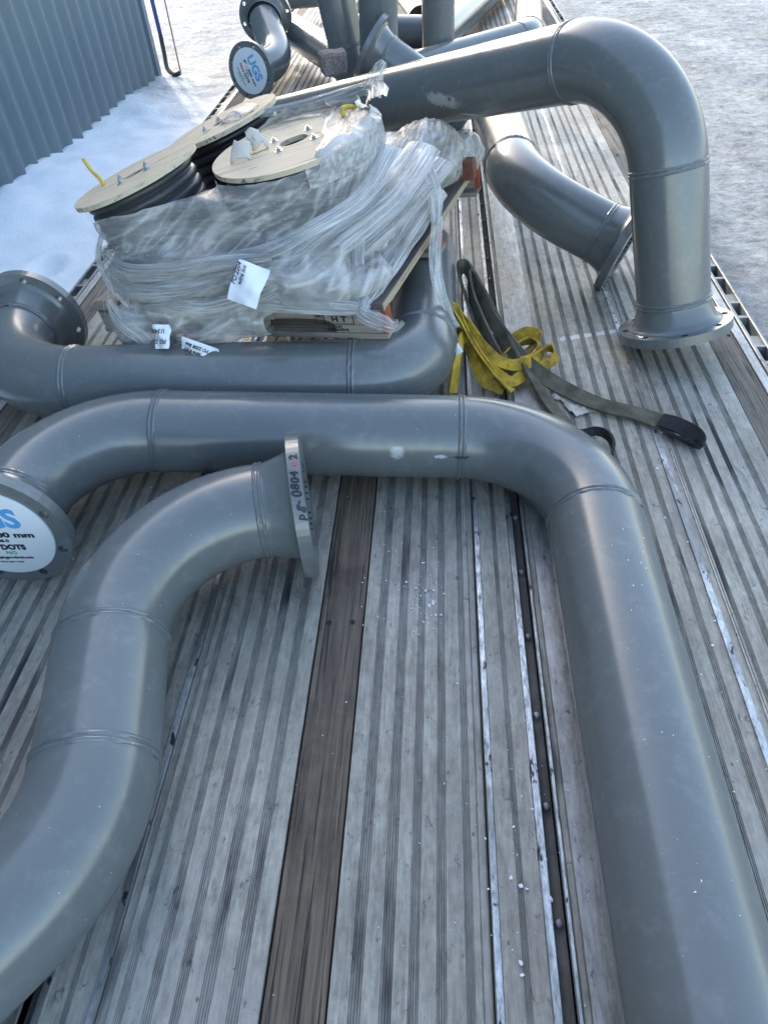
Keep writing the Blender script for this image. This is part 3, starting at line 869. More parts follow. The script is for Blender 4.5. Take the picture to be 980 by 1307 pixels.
def make_reel(loc, n, R, hgt, spin, label, turns_r, thick=.013, tail=False, slots=True):
    t = thing('cable_reel', (0, 0, 0), label, 'cable reel', 'plywood cable reels on the pallet')
    n = V(n).normalized()
    x = V((1, 0, 0)); x = (x - n * x.dot(n)).normalized(); y = n.cross(x)
    M = Matrix((x, y, n)).transposed().to_4x4(); M.translation = to_world(loc) if len(loc) == 3 else loc
    t.matrix_world = M @ Matrix.Rotation(spin, 4, 'Z')
    def slot(cx, cy, l, w_, a):
        o = []
        for k in range(16):
            tt = 2 * PI * k / 16
            px_ = l * math.copysign(abs(math.cos(tt)) ** .7, math.cos(tt)); py_ = w_ * math.copysign(abs(math.sin(tt)) ** .9, math.sin(tt))
            o.append((cx + px_ * math.cos(a) - py_ * math.sin(a), cy + px_ * math.sin(a) + py_ * math.cos(a)))
        return o
    sl_ = [slot(0, 0, R * .17, R * .14, 0.2), slot(-R * .42, -R * .02, R * .12, R * .03, 0.1), slot(R * .45, R * .1, R * .10, R * .02, .3), slot(-R * .5, -R * .55, R * .06, R * .015, .2)]
    bm = plate_with_holes(R, 0, 0, .01, thick, slots=sl_, nseg=80)
    bmesh.ops.translate(bm, vec=(0, 0, -thick), verts=bm.verts[:])
    top = from_bm('top_flange', bm, PLY, t, world=False)
    bm = plate_with_holes(R, 0, 0, .01, thick, slots=sl_[:1], nseg=80)
    bmesh.ops.translate(bm, vec=(0, 0, -hgt), verts=bm.verts[:])
    from_bm('bottom_flange', bm, PLY, t, world=False)
    for k in range(4):
        a = PI / 4 + k * PI / 2 + .1; rr = R * .30
        bm = bmesh.new()
        c1 = bmesh.ops.create_cone(bm, cap_ends=True, segments=6, radius1=.0075, radius2=.0075, depth=.006)
        bmesh.ops.translate(bm, vec=(rr * math.cos(a), rr * math.sin(a), .0045), verts=c1['verts'])
        c2_ = bmesh.ops.create_cone(bm, cap_ends=True, segments=8, radius1=.0036, radius2=.0032, depth=.009)
        bmesh.ops.translate(bm, vec=(rr * math.cos(a), rr * math.sin(a), .007), verts=c2_['verts'])
        c3 = bmesh.ops.create_cone(bm, cap_ends=True, segments=14, radius1=.0125, radius2=.0125, depth=.0016)
        bmesh.ops.translate(bm, vec=(rr * math.cos(a), rr * math.sin(a), .0009), verts=c3['verts'])
        from_bm('bolt', bm, BOLT, t, world=False)
    # wound cable: a bumpy drum of turns
    cr = .0142
    nt_ = int((hgt - 2 * thick) / (2 * cr))
    prof_ = []
    for i in range(nt_):
        z = -thick - cr - i * 2 * cr
        for k in range(7):
            tt = PI / 2 - PI * k / 6
            prof_.append((turns_r + cr * math.cos(tt), z + cr * math.sin(tt)))
    v, f = lathe(prof_, V((0, 0, 0)), V((0, 0, 1)), 48, .002, 3)
    from_data('wound_cable', v, f, CABLE, t, world=False, smooth=True)
    return t
n1 = V((-.314, .027, .949)); n3 = V((-.19, -.011, .982))
r1 = make_reel((-.747, .13, .428), n1, .192, .205, .3, 'tipped plywood cable reel with a thin yellow cable end sticking up', .152)
r2 = make_reel((-.70, .575, .435), n1, .192, .285, 1.1, 'plywood cable reel standing behind the tipped left one, bare black cable showing', .162)
r3 = make_reel((-.31, .293, .440), n3, .240, .315, .2, 'largest plywood cable reel, front right, wrapped in film round its right edge', .205)
# yellow cable end on the first reel (its own part)
mi = r1.matrix_world.inverted()
def on_disc(reel, px, py): return V((px, py, 0))
tp = [to_world((-.867, .13, .385)), to_world((-.872, .13, .42)), to_world((-.890, .13, .445)), to_world((-.902, .13, .478))]
P_ = [mi @ p for p in tp]
v_ = [mi @ p for p in tp]
yo = tube_obj('cable_end', v_, .0055, YELL, None, 8); yo.parent = r1
mi3 = r3.matrix_world.inverted()
yo = tube_obj('cable_end', [V((.150, .055, .002)), V((.155, .075, .018)), V((.175, .085, .016)), V((.19, .095, .006))], .006, YELL, None, 8); yo.parent = r3

# ------------------------------------------------------------------ stretch film
def film_mat(name, lo=0.38, hi=0.93, tint=(0.54, 0.535, 0.515)):
    m = bpy.data.materials.new(name); m.use_nodes = True
    nt = m.node_tree
    for n in list(nt.nodes): nt.nodes.remove(n)
    out = N(nt, 'ShaderNodeOutputMaterial')
    b = N(nt, 'ShaderNodeBsdfPrincipled'); tr_ = N(nt, 'ShaderNodeBsdfTransparent'); ms = N(nt, 'ShaderNodeMixShader')
    c = coords(nt)
    a = tex(nt, coords(nt, (3, 3, 9), (0.3, 0.5, 0.2)), 3.2, 6, .65, .6)
    f2 = tex(nt, coords(nt, (4, 3, 40), (0.1, 0.45, 0.3)), 1.6, 5, .7, .5)
    at = N(nt, 'ShaderNodeAttribute'); at.attribute_name = 'fold'
    al = ramp(nt, math_(nt, 'ADD', math_(nt, 'MULTIPLY', a, .34), math_(nt, 'ADD', math_(nt, 'MULTIPLY', f2, .20), math_(nt, 'MULTIPLY', at.outputs['Fac'], .46))), [(.30, lo), (.62, hi)])
    col = ramp(nt, f2, [(.3, tuple(x * .85 for x in tint)), (.7, tuple(min(1, x * 1.12) for x in tint))])
    L(nt, col, b.inputs['Base Color'])
    b.inputs['Roughness'].default_value = .2; b.inputs['Specular IOR Level'].default_value = .9
    b.inputs['Subsurface Weight'].default_value = 0.0
    fine = tex(nt, coords(nt, (9, 7, 110), (0.1, 0.45, 0.3)), 1.6, 5, .7, 1.2)
    cr = tex(nt, c, 70, 5, .75, 1.6)
    h = math_(nt, 'ADD', math_(nt, 'MULTIPLY', fine, 1.0), math_(nt, 'MULTIPLY', cr, .55))
    bump(nt, b, h, .75, .004)
    L(nt, al, ms.inputs[0]); L(nt, tr_.outputs[0], ms.inputs[1]); L(nt, b.outputs[0], ms.inputs[2]); L(nt, ms.outputs[0], out.inputs[0])
    return m
FILM = film_mat('stretch_film')
FILMC = film_mat('stretch_film_clear', .03, .30, (.66, .68, .69))
FILMW = film_mat('stretch_film_gathered', .42, .92, (.62, .615, .60))

def ell_(bm, c, r, rot=0):
    M = Matrix.Translation(c) @ Matrix.Rotation(rot, 4, 'Z') @ Matrix.Diagonal((*r, 1))
    bmesh.ops.create_icosphere(bm, subdivisions=3, radius=1, matrix=M)
def cyl_(bm, c, r, h, tilt=None):
    M = Matrix.Translation(c)
    if tilt is not None: M = M @ V((0, 0, 1)).rotation_difference(tilt).to_matrix().to_4x4()
    bmesh.ops.create_cone(bm, cap_ends=True, segments=48, radius1=r, radius2=r, depth=h, matrix=M)
PMi = PM_.inverted()
def nl(n): return (PMi.to_3x3() @ n).normalized()
l1, l3 = nl(n1), nl(n3)
bm = bmesh.new()
c1_ = V((-.747, .13, .428)); c3_ = V((-.31, .293, .440)); c2l = V((-.70, .575, .435))
bmesh.ops.create_cone(bm, cap_ends=True, segments=48, radius1=.160, radius2=.186, depth=.29, matrix=Matrix.Translation(c1_ - l1 * .17 + V((.02, .0, 0))) @ V((0, 0, 1)).rotation_difference(V((-.42, .03, .9)).normalized()).to_matrix().to_4x4())
cyl_(bm, c2l - l1 * .17, .172, .30, l1)
cyl_(bm, c3_ - l3 * .155, .246, .325, l3)
add_box(bm, -.46, .50, .18, .72, 1.0, .16)
add_box(bm, -.52, .05, .24, .40, .10, .30)
# bags and rolled folds along the front
ell_(bm, (-.73, -.01, .19), (.10, .075, .055), .1)
ell_(bm, (-.62, -.035, .232), (.22, .070, .026), -.05)
ell_(bm, (-.58, -.050, .180), (.24, .075, .024), .04)
ell_(bm, (-.72, -.065, .06), (.13, .075, .085), .1)
ell_(bm, (-.53, -.070, .07), (.13, .070, .080), -.1)
ell_(bm, (-.60, -.075, .11), (.10, .070, .06), .3)
ell_(bm, (-.40, -.055, .08), (.10, .055, .060), .0)
ell_(bm, (-.34, -.040, .21), (.10, .075, .05), .4)
ell_(bm, (-.22, -.020, .19), (.07, .075, .06), -.4)
ell_(bm, (-.45, -.02, .25), (.22, .05, .032), .1)
ell_(bm, (-.66, -.035, .13), (.13, .065, .055), 0)
ell_(bm, (-.42, -.035, .16), (.16, .06, .06), .1)
ell_(bm, (-.20, .0, .15), (.15, .075, .065), .2)
ell_(bm, (-.27, .0, .20), (.10, .07, .07), .3)
ell_(bm, (-.10, .10, .13), (.09, .12, .06), .2)
# bulky bundle along the right edge
ell_(bm, (-.16, .64, .20), (.13, .20, .13), .1)
ell_(bm, (-.13, .88, .19), (.14, .17, .13), .0)
ell_(bm, (-.10, .42, .20), (.09, .15, .09), .1)
ell_(bm, (-.05, 1.03, .15), (.09, .08, .08), .0)
me = bpy.data.meshes.new('wrap_base'); bm.to_mesh(me); bm.free()
tmp = bpy.data.objects.new('wrap_base', me); C.objects.link(tmp)
mo = tmp.modifiers.new('r', 'REMESH'); mo.mode = 'VOXEL'; mo.voxel_size = .011
mo = tmp.modifiers.new('s', 'SMOOTH'); mo.factor = .5; mo.iterations = 14
mo = tmp.modifiers.new('d', 'SUBSURF'); mo.subdivision_type = 'SIMPLE'; mo.levels = 1
mo = tmp.modifiers.new('s2', 'SMOOTH'); mo.factor = .5; mo.iterations = 3
dg = bpy.context.evaluated_depsgraph_get()
me2 = bpy.data.meshes.new_from_object(tmp.evaluated_get(dg))
bpy.data.objects.remove(tmp)
bm = bmesh.new(); bm.from_mesh(me2); bm.normal_update()
def ridged(p, s): return 1 - abs(noise.noise(p * s)) * 2
da = V((.80, .1, .38)).normalized(); db = V((-.38, .1, .80)).normalized(); dc = V((0, 1, 0))
new = {}
FL = bm.verts.layers.float.new('fold')
for v in bm.verts:
    p = v.co; nrm = v.normal
    right = max(0, min(1, (p.x + .32) / .25))
    # long stretched folds: slow along da, quick across it
    ang = .35 + .35 * noise.noise(p * 2.3) + right * .5
    ca, sa = math.cos(ang), math.sin(ang)
    al = p.x * ca + p.z * sa + p.y * .5 * right; ac = -p.x * sa + p.z * ca - p.y * .3 * right
    lo_ = max(0, min(1, (.27 - p.z) / .08)) * (1 - right)
    ac = ac * (1 - .35 * lo_)
    q = V((al * 2.6, p.y * 2.6, ac * 17 + 1.2 * noise.noise(p * 5)))
    f = .5 * ridged(q, 1) + .35 * ridged(V((al * 5, p.y * 5, ac * 44)), 1) + .18 * ridged(V((al * 9, p.y * 9, ac * 95)), 1)
    low = max(0, min(1, (.29 - p.z) / .07))
    cr = ridged(p + V((.3, .2, .1)), 13) * .5 + ridged(p, 30) * .3
    amp = .0085 * f + (.002 + .007 * low) * cr
    amp += .014 * noise.noise(p * 6) * (0.25 + low)
    v[FL] = max(0, min(1, .45 * max(0, ridged(q, 1)) ** 7 + .55 * max(0, ridged(V((al * 5, p.y * 5, ac * 44)), 1)) ** 6 + low * .5 * max(0, cr) ** 2 + .1))
    new[v] = nrm * (amp - .008)
for v, d in new.items(): v.co = v.co + d
# open the top where the reel flanges and the bare cable show
kill = []
for f in bm.faces:
    p = f.calc_center_median()
    k = False
    d3 = p - c3_; h3 = d3.dot(l3); q3 = d3 - l3 * h3
    edge = .012 * noise.noise(p * 14) + .02 * noise.noise(p * 5)
    zc = .375 + .18 * (p.x + .71) - .30 * (p.y + .03) * (1 if p.x < -.5 else 0) + .5 * edge
    if q3.length < .262 and h3 > -.016:
        lap = q3.x * .90 + q3.y * .30
        if lap < .075 + edge * 1.8 and not (q3.y > .180 + edge and q3.x > -.16): k = True
    elif p.x < -.30 and p.z > zc: k = True
    if p.y > .22 and p.x < -.48 and p.z > .26 + edge: k = True
    if p.z < .06 and p.y > -.03: k = True
    # ragged lower edge over the stringer
    if p.y < .06 and p.z < (.098 if p.x > -.33 else (.03 if p.x > -.42 else -.01)) + edge * .8: k = True
    # the right edge board stays bare
    if p.x > -.075 + .06 * noise.noise(V((0, p.y * 5, 2))) and p.z < .128: k = True
    if k: kill.append(f)
bmesh.ops.delete(bm, geom=kill, context='FACES')
# drop small loose islands
seen = set(); drop = []
for f in bm.faces:
    if f in seen: continue
    st_ = [f]; isl = []; seen.add(f)
    while st_:
        g_ = st_.pop(); isl.append(g_)
        for e in g_.edges:
            for h_ in e.link_faces:
                if h_ not in seen: seen.add(h_); st_.append(h_)
    if len(isl) < 400: drop += isl
bmesh.ops.delete(bm, geom=drop, context='FACES')
for it in range(8):
    mv = {}
    for v in bm.verts:
        if not v.is_boundary: continue
        nb_ = [e.other_vert(v) for e in v.link_edges if e.is_boundary]
        if len(nb_) == 2: mv[v] = v.co * .5 + (nb_[0].co + nb_[1].co) * .25
    for v, c_ in mv.items(): v.co = c_
wrap = thing('stretch_film', (0, 0, 0), 'crumpled clear stretch film wrapped round the cable reels on the pallet', 'stretch film')
wrap.matrix_world = PM_
from_bm('film_sheet', bm, FILM, wrap, world=False, smooth=True)

# clear film round the first reel's cable
v, f = [], []
nn_, mm_ = 90, 16
for j in range(mm_):
    for i in range(nn_):
        a = -2.75 + 2.9 * i / (nn_ - 1)
        h = -.012 - .16 * j / (mm_ - 1)
        rr = .176 + .0015 * ridged(V((a * 1.5, h * 40, 1)), 1) + .003 * noise.noise(V((a * 3, h * 12, 0)))
        x_ = V((1, 0, 0)); x_ = (x_ - l1 * x_.dot(l1)).normalized(); y_ = l1.cross(x_)
        v.append(c1_ + l1 * h + (x_ * math.cos(a) + y_ * math.sin(a)) * rr)
for j in range(mm_ - 1):
    for i in range(nn_ - 1): f.append((j * nn_ + i, j * nn_ + i + 1, (j + 1) * nn_ + i + 1, (j + 1) * nn_ + i))
from_data('clear_band', v, f, FILMC, wrap, world=False, smooth=True)

v, f, fo = [], [], []
nn_, mm_ = 150, 12
x_ = V((1, 0, 0)); x_ = (x_ - l3 * x_.dot(l3)).normalized(); y_ = l3.cross(x_)
for j in range(mm_):
    for i in range(nn_):
        a = -1.05 + 3.7 * i / (nn_ - 1)
        t = j / (mm_ - 1)
        env = math.sin(PI * min(1, i / 30)) if i < 15 else 1
        top = .020 + .022 * noise.noise(V((a * 2.2, 3, 0))) + .012 * noise.noise(V((a * 9, 5, 0))) - .03 * max(0, (20 - i) / 20)
        h = -.06 + (top + .06) * t
        rr = .2455 + .006 * t * noise.noise(V((a * 5, t * 2, 1))) - (.05 * max(0, t - .72) / .28) * (.5 + .9 * noise.noise(V((a * 3.2, 8, 0)))) + .004 * ridged(V((a * 4 + t * 2, t * 1.5, 4)), 3)
        v.append(c3_ + l3 * h + (x_ * math.cos(a) + y_ * math.sin(a)) * rr)
        fo.append(max(0, min(1, .25 + .7 * max(0, ridged(V((a * 4 + t * 2, t * 1.5, 4)), 3)) ** 3 + (.5 if t > .85 else 0))))
for j in range(mm_ - 1):
    for i in range(nn_ - 1): f.append((j * nn_ + i, j * nn_ + i + 1, (j + 1) * nn_ + i + 1, (j + 1) * nn_ + i))
co_ = from_data('film_collar', v, f, FILM, wrap, world=False, smooth=True)
fa = co_.data.attributes.new('fold', 'FLOAT', 'POINT'); fa.data.foreach_set('value', fo)

def swath(name, pts, widths, mat, nrm0, ridges=9, amp=.006, curl=.0, seed=0, n_w=36, bow=.012):
    """A gathered strip of film along a curve (pallet space): lengthwise ridges that fan and merge."""
    P = [V(p) for p in pts]; Wd = list(widths); st = []
    for i in range(len(P) - 1):
        p0 = P[max(i - 1, 0)]; p1 = P[i]; p2 = P[i + 1]; p3 = P[min(i + 2, len(P) - 1)]
        for k in range(14):
            t = k / 14
            st.append((0.5 * ((2 * p1) + (p2 - p0) * t + (2 * p0 - 5 * p1 + 4 * p2 - p3) * t * t + (3 * p1 - p0 - 3 * p2 + p3) * t ** 3), Wd[i] * (1 - t) + Wd[i + 1] * t))
    st.append((P[-1], Wd[-1]))
    v, f = [], []
    for i, (p, w_) in enumerate(st):
        d = (st[min(i + 1, len(st) - 1)][0] - st[max(i - 1, 0)][0]).normalized()
        nrm = V(nrm0); nrm = (nrm - d * nrm.dot(d)).normalized(); s_ = d.cross(nrm)
        for k in range(n_w):
            u = -1 + 2 * k / (n_w - 1)
            rg = noise.noise(V((u * ridges * .5 + seed * 3.1, i * .045, seed)))
            rg2 = noise.noise(V((u * ridges * 1.4 + seed, i * .08, seed + 5)))
            uu = u + .10 * noise.noise(V((i * .2, u * 3, seed))) * (1 if abs(u) > .8 else .3)
            v.append(p + s_ * (uu * w_) + nrm * (amp * 1.6 * rg + amp * rg2 + bow * (1 - u * u) - curl * u * u))
    m = len(st)
    for i in range(m - 1):
        for k in range(n_w - 1): f.append((i * n_w + k, i * n_w + k + 1, (i + 1) * n_w + k + 1, (i + 1) * n_w + k))
    o = from_data(name, v, f, mat, wrap, world=False, smooth=True)
    fa = o.data.attributes.new('fold', 'FLOAT', 'POINT')
    vals = []
    for i in range(m):
        for k in range(n_w):
            u = -1 + 2 * k / (n_w - 1)
            r_1 = 1 - abs(noise.noise(V((u * ridges * .9 + seed * 2, i * .04, seed + 9)))) * 2
            vals.append(max(0, min(1, max(0, r_1) ** 3)) * (1 if abs(u) < .92 else .6))
    fa.data.foreach_set('value', vals)
    return o
front = (.15, -.75, .65)
swath('gathered_film', [(-.03, .30, .40), (-.055, .12, .345), (-.15, -.01, .315), (-.30, -.040, .265), (-.50, -.055, .235)], [.035, .025, .020, .022, .03], FILMW, front, seed=1, ridges=14, amp=.003, bow=.008)
swath('gathered_film', [(-.01, .52, .335), (-.04, .26, .30), (-.14, .05, .262), (-.26, -.045, .20), (-.36, -.07, .150)], [.05, .060, .062, .05, .025], FILM, front, seed=2, ridges=26, amp=.003)
swath('gathered_film', [(.015, .60, .265), (-.03, .36, .235), (-.10, .14, .205), (-.20, .015, .165)], [.04, .045, .045, .03], FILM, front, seed=3, ridges=22, amp=.003)
swath('gathered_film', [(-.115, .13, .225), (-.095, .06, .17), (-.07, .0, .125), (-.055, -.03, .10)], [.035, .032, .03, .018], FILMW, front, seed=4, ridges=24, amp=.003)
swath('gathered_film', [(.0, .56, .20), (-.02, .32, .165), (-.04, .10, .125), (-.055, -.03, .10)], [.04, .036, .028, .014], FILMW, (.5, -.3, .8), seed=5, ridges=20, amp=.003)
swath('gathered_film', [(-.42, -.062, .165), (-.30, -.066, .148), (-.17, -.058, .128), (-.055, -.04, .112)], [.035, .034, .026, .016], FILMW, front, seed=6)
swath('gathered_film', [(-.055, -.04, .10), (-.03, -.055, .095), (.01, -.06, .082), (.045, -.062, .07), (.075, -.06, .085)], [.019, .021, .022, .014, .004], FILMW, front, seed=7, ridges=6)
swath('gathered_film', [(.02, .47, .15), (.035, .38, .10), (.055, .30, .03), (.09, .26, -.06), (.12, .24, -.10)], [.030, .026, .022, .02, .012], FILMW, (.8, -.5, .2), seed=8, ridges=6)
swath('gathered_film', [(-.03, .58, .30), (.0, .50, .27), (.03, .45, .21), (.035, .40, .155)], [.03, .035, .03, .012], FILMW, (.7, -.3, .6), seed=9, ridges=6)
swath('gathered_film', [(-.86, .02, .255), (-.72, -.085, .240), (-.55, -.100, .245), (-.40, -.085, .262), (-.26, -.06, .262)], [.018, .024, .026, .020, .010], FILM, front, seed=21, ridges=12, amp=.004, bow=.016)
swath('gathered_film', [(-.84, -.02, .205), (-.70, -.105, .190), (-.55, -.118, .200), (-.42, -.095, .215), (-.33, -.08, .235)], [.018, .026, .028, .022, .010], FILM, front, seed=22, ridges=12, amp=.004, bow=.018)
swath('gathered_film', [(-.66, -.125, .150), (-.56, -.135, .160), (-.46, -.120, .150), (-.34, -.095, .170), (-.24, -.06, .20)], [.010, .024, .030, .028, .014], FILM, front, seed=23, ridges=14, amp=.004, bow=.016)
swath('gathered_film', [(-.84, -.07, .135), (-.77, -.125, .10), (-.71, -.14, .065), (-.68, -.145, .02)], [.014, .020, .024, .030], FILMW, front, seed=24, ridges=12, amp=.004, bow=.012)
swath('gathered_film', [(-.40, -.11, .12), (-.47, -.14, .085), (-.55, -.15, .06), (-.62, -.15, .03)], [.016, .022, .022, .016], FILMC, front, seed=25, ridges=12, amp=.004, bow=.012)
swath('gathered_film', [(-.90, .10, .29), (-.87, -.01, .23), (-.78, -.075, .145), (-.68, -.095, .07), (-.62, -.10, .03)], [.010, .010, .011, .012, .012], FILMW, front, seed=12, ridges=4, n_w=12)
swath('gathered_film', [(-.78, -.06, .22), (-.79, -.085, .13), (-.79, -.09, .06), (-.78, -.09, .0)], [.06, .08, .09, .09], FILMC, front, seed=13, ridges=10, amp=.010)
swath('gathered_film', [(-.68, -.085, .16), (-.66, -.10, .09), (-.63, -.105, .03), (-.62, -.10, -.02)], [.06, .08, .09, .09], FILMC, front, seed=14, ridges=8, amp=.010)
swath('gathered_film', [(-.45, -.07, .12), (-.44, -.085, .07), (-.43, -.09, .03), (-.43, -.09, -.01)], [.09, .09, .10, .08], FILMC, front, seed=15, ridges=5, amp=.006)
swath('gathered_film', [(-.56, .535, .452), (-.38, .56, .462), (-.22, .52, .492), (-.10, .42, .52), (-.055, .30, .515)], [.012, .022, .028, .03, .03], FILM, (0, -.5, .9), seed=16, ridges=6, amp=.005)
swath('gathered_film', [(-.115, .43, .505), (-.10, .435, .535), (-.085, .44, .56), (-.07, .445, .575)], [.03, .026, .018, .006], FILMW, (0, -.9, .3), seed=17, ridges=5)

# bulky contents seen dimly through the film
KRAFT = simple('kraft_card', (0.20, 0.15, 0.10), .8, .15, 10)
cb = bmesh.new(); add_box(cb, -.16, .66, .175, .22, .56, .13, bev=.004)
ob = from_bm('cardboard_box', cb, KRAFT, None, world=False); ob.matrix_world = PM_; tag(ob, 'brown cardboard box under the film at the right rear of the pallet', 'box')
cb = bmesh.new(); add_box(cb, .005, .93, .135, .05, .05, .065, bev=.003)
ob = from_bm('corner_block', cb, BROWN, None, world=False); ob.matrix_world = PM_; tag(ob, 'red brown block standing on the far right corner of the pallet', 'block')

# papers and foam
PAPER = simple('white_paper', (0.78, 0.81, 0.86), .7, .03, 8, bstr=.1, bscale=25)
FOAM = simple('white_foam', (0.62, 0.58, 0.50), .8, .06, 20, bstr=.3)
def note(label, origin, xd, yd, w_, h, lines, size, fold=None, turn=0):
    """A sheet with a slight curl lying on the film (pallet space)."""
    x = V(xd).normalized(); y = V(yd); y = (y - x * y.dot(x)).normalized(); z = x.cross(y)
    t = thing('paper_note', (0, 0, 0), label, 'note', 'handwritten paper notes on the film'); t.matrix_world = PM_
    v, f = [], []
    n_ = 14
    for j in range(n_):
        for i in range(n_):
            a, b = i / (n_ - 1) - .5, j / (n_ - 1) - .5
            hgt = .007 * math.cos(a * 5 + b * 3) + .003 * math.sin(b * 9 + a * 4) + .004 * noise.noise(V((a * 4, b * 4, w_ * 90)))
            if fold is not None: hgt += abs(b - fold) * -.035
            v.append(V(origin) + x * (a * w_) + y * (b * h) + z * hgt)
    for j in range(n_ - 1):
        for i in range(n_ - 1): f.append((j * n_ + i, j * n_ + i + 1, (j + 1) * n_ + i + 1, (j + 1) * n_ + i))
    sh = from_data('sheet', v, f, PAPER, t, world=False, smooth=True)
    for k, (s, dx, dy) in enumerate(lines):
        cu = bpy.data.curves.new('handwriting', 'FONT'); cu.body = s; cu.size = size; cu.align_x = 'CENTER'; cu.align_y = 'CENTER'; cu.offset = .0004; cu.shear = .25; cu.extrude = .0002; cu.resolution_u = 2
        cu.materials.append(MARKER)
        o = bpy.data.objects.new('handwriting', cu); C.objects.link(o); o.parent = t
        M = Matrix((x, y, z)).transposed().to_4x4() @ Matrix.Rotation(turn, 4, 'Z'); M.translation = V(origin) + x * dx + y * dy + z * .0115
        o.matrix_local = M
    return t
note('large folded white paper with writing down one side, on the film at the front middle', (-.300, -.150, .235), (.86, .05, -.36), (.30, .62, .72), .082, .105, [('PO 2204', -.029, .014), ('wire lot', -.014, .014)], .0155, fold=-.12, turn=PI / 2)
note('small square white paper reading PO 220 on the film above the grey pipe', (-.60, -.185, .095), (.99, .0, .04), (-.02, .55, .82), .050, .066, [('U 54X', 0, .014), ('PO 220', 0, -.014)], .0165, turn=PI)
note('crumpled white paper with several handwritten lines, lowest on the film by the grey pipe', (-.50, -.185, .045), (.93, -.05, -.30), (.25, .55, .75), .110, .062, [('PO 2208 line', 0, .016), ('wire 8 kft', -.01, 0), ('lot 4', -.015, -.015)], .0135, turn=PI)
def crumple(name, label, cat, c, r, mat, seed, M=None, group=None):
    bm = bmesh.new(); bmesh.ops.create_icosphere(bm, subdivisions=3, radius=1)
    for v in bm.verts:
        p = v.co.copy()
        k = 1 + .55 * noise.noise(p * 1.7 + V((seed, 0, 0))) + .3 * noise.noise(p * 4 + V((0, seed, 0)))
        v.co = V((p.x * r[0], p.y * r[1], p.z * r[2])) * k + V(c)
    o = from_bm(name, bm, mat, None, world=False)
    if M is not None: o.matrix_world = M
    return tag(o, label, cat, group)
M3 = r3.matrix_world
FG = 'white plastic scraps on the reels'
def flake(label, reel, pts, cen, seed, mat=FOAM):
    """A curled torn piece standing on a reel flange."""
    v, f = [], []
    n_ = 12
    for j in range(n_):
        for i in range(n_):
            a, b = i / (n_ - 1), j / (n_ - 1)
            p = (V(pts[0]) * (1 - a) + V(pts[1]) * a) * (1 - b) + (V(pts[3]) * (1 - a) + V(pts[2]) * a) * b
            p += V((.006, .004, .006)) * (noise.noise(V((a * 2.5, b * 2.5, seed))) * 2) + V((0, 0, .008)) * math.sin(a * 3.1)
            v.append(p)
    for j in range(n_ - 1):
        for i in range(n_ - 1): f.append((j * n_ + i, j * n_ + i + 1, (j + 1) * n_ + i + 1, (j + 1) * n_ + i))
    o = from_data('plastic_scrap', v, f, mat, None, world=False, smooth=True)
    sm = o.modifiers.new('t', 'SOLIDIFY'); sm.thickness = .004
    o.matrix_world = reel.matrix_world
    return tag(o, label, 'scrap', FG)
flake('torn white plastic scrap nearest the left edge of the large front reel', r3, [(-.185, -.03, .004), (-.125, -.05, .004), (-.115, .000, .040), (-.165, .02, .036)], None, 1)
flake('curled white plastic scrap standing beside a knot of wire on the large front reel', r3, [(-.120, .015, .004), (-.070, .005, .004), (-.085, .05, .040), (-.128, .055, .044)], None, 4)
flake('translucent plastic scrap lying on the tipped left reel', r2, [(-.07, -.14, .003), (.03, -.15, .003), (.04, -.06, .014), (-.05, -.05, .012)], None, 8, FILMW)

# ------------------------------------------------------------------ slings
def strap(name, pts, w_, th, mat, parent, up0=(0, 0, 1), tw=None):
    """Flat webbing: pts (x, y, z, roll in degrees)"""
    P = [V(p[:3]) for p in pts]; ro = [math.radians(p[3]) for p in pts]; st = []
    for i in range(len(P) - 1):
        p0 = P[max(i - 1, 0)]; p1 = P[i]; p2 = P[i + 1]; p3 = P[min(i + 2, len(P) - 1)]
        for k in range(12):
            t = k / 12
            st.append((0.5 * ((2 * p1) + (p2 - p0) * t + (2 * p0 - 5 * p1 + 4 * p2 - p3) * t * t + (3 * p1 - p0 - 3 * p2 + p3) * t ** 3), ro[i] * (1 - t) + ro[i + 1] * t))
    st.append((P[-1], ro[-1]))
    v, f = [], []
    prof_ = [(-1, -1), (-.6, -1), (-.2, -1.0), (.2, -1.0), (.6, -1), (1, -1), (1.04, 0), (1, 1), (.6, 1), (.2, 1.12), (-.2, 1.12), (-.6, 1), (-1, 1), (-1.04, 0)]
    n_ = len(prof_)
    for i, (p, r) in enumerate(st):
        d = (st[min(i + 1, len(st) - 1)][0] - st[max(i - 1, 0)][0]).normalized()
        x, y, _ = frame(d, V(up0))          # x horizontal, y up-ish
        xr = x * math.cos(r) + y * math.sin(r); yr = -x * math.sin(r) + y * math.cos(r)
        wob = 1 + .03 * noise.noise(V((i * .3, 0, len(pts))))
        for (a, b) in prof_: v.append(p + xr * (a * w_ / 2 * wob) + yr * (b * th / 2))
    m = len(st)
    for i in range(m - 1):
        for k in range(n_): f.append((i * n_ + k, i * n_ + (k + 1) % n_, (i + 1) * n_ + (k + 1) % n_, (i + 1) * n_ + k))
    f.append(tuple(range(n_ - 1, -1, -1))); f.append(tuple((m - 1) * n_ + k for k in range(n_)))
    o = from_data(name, v, f, mat, parent, smooth=True); sharp(o, 50)
    return o
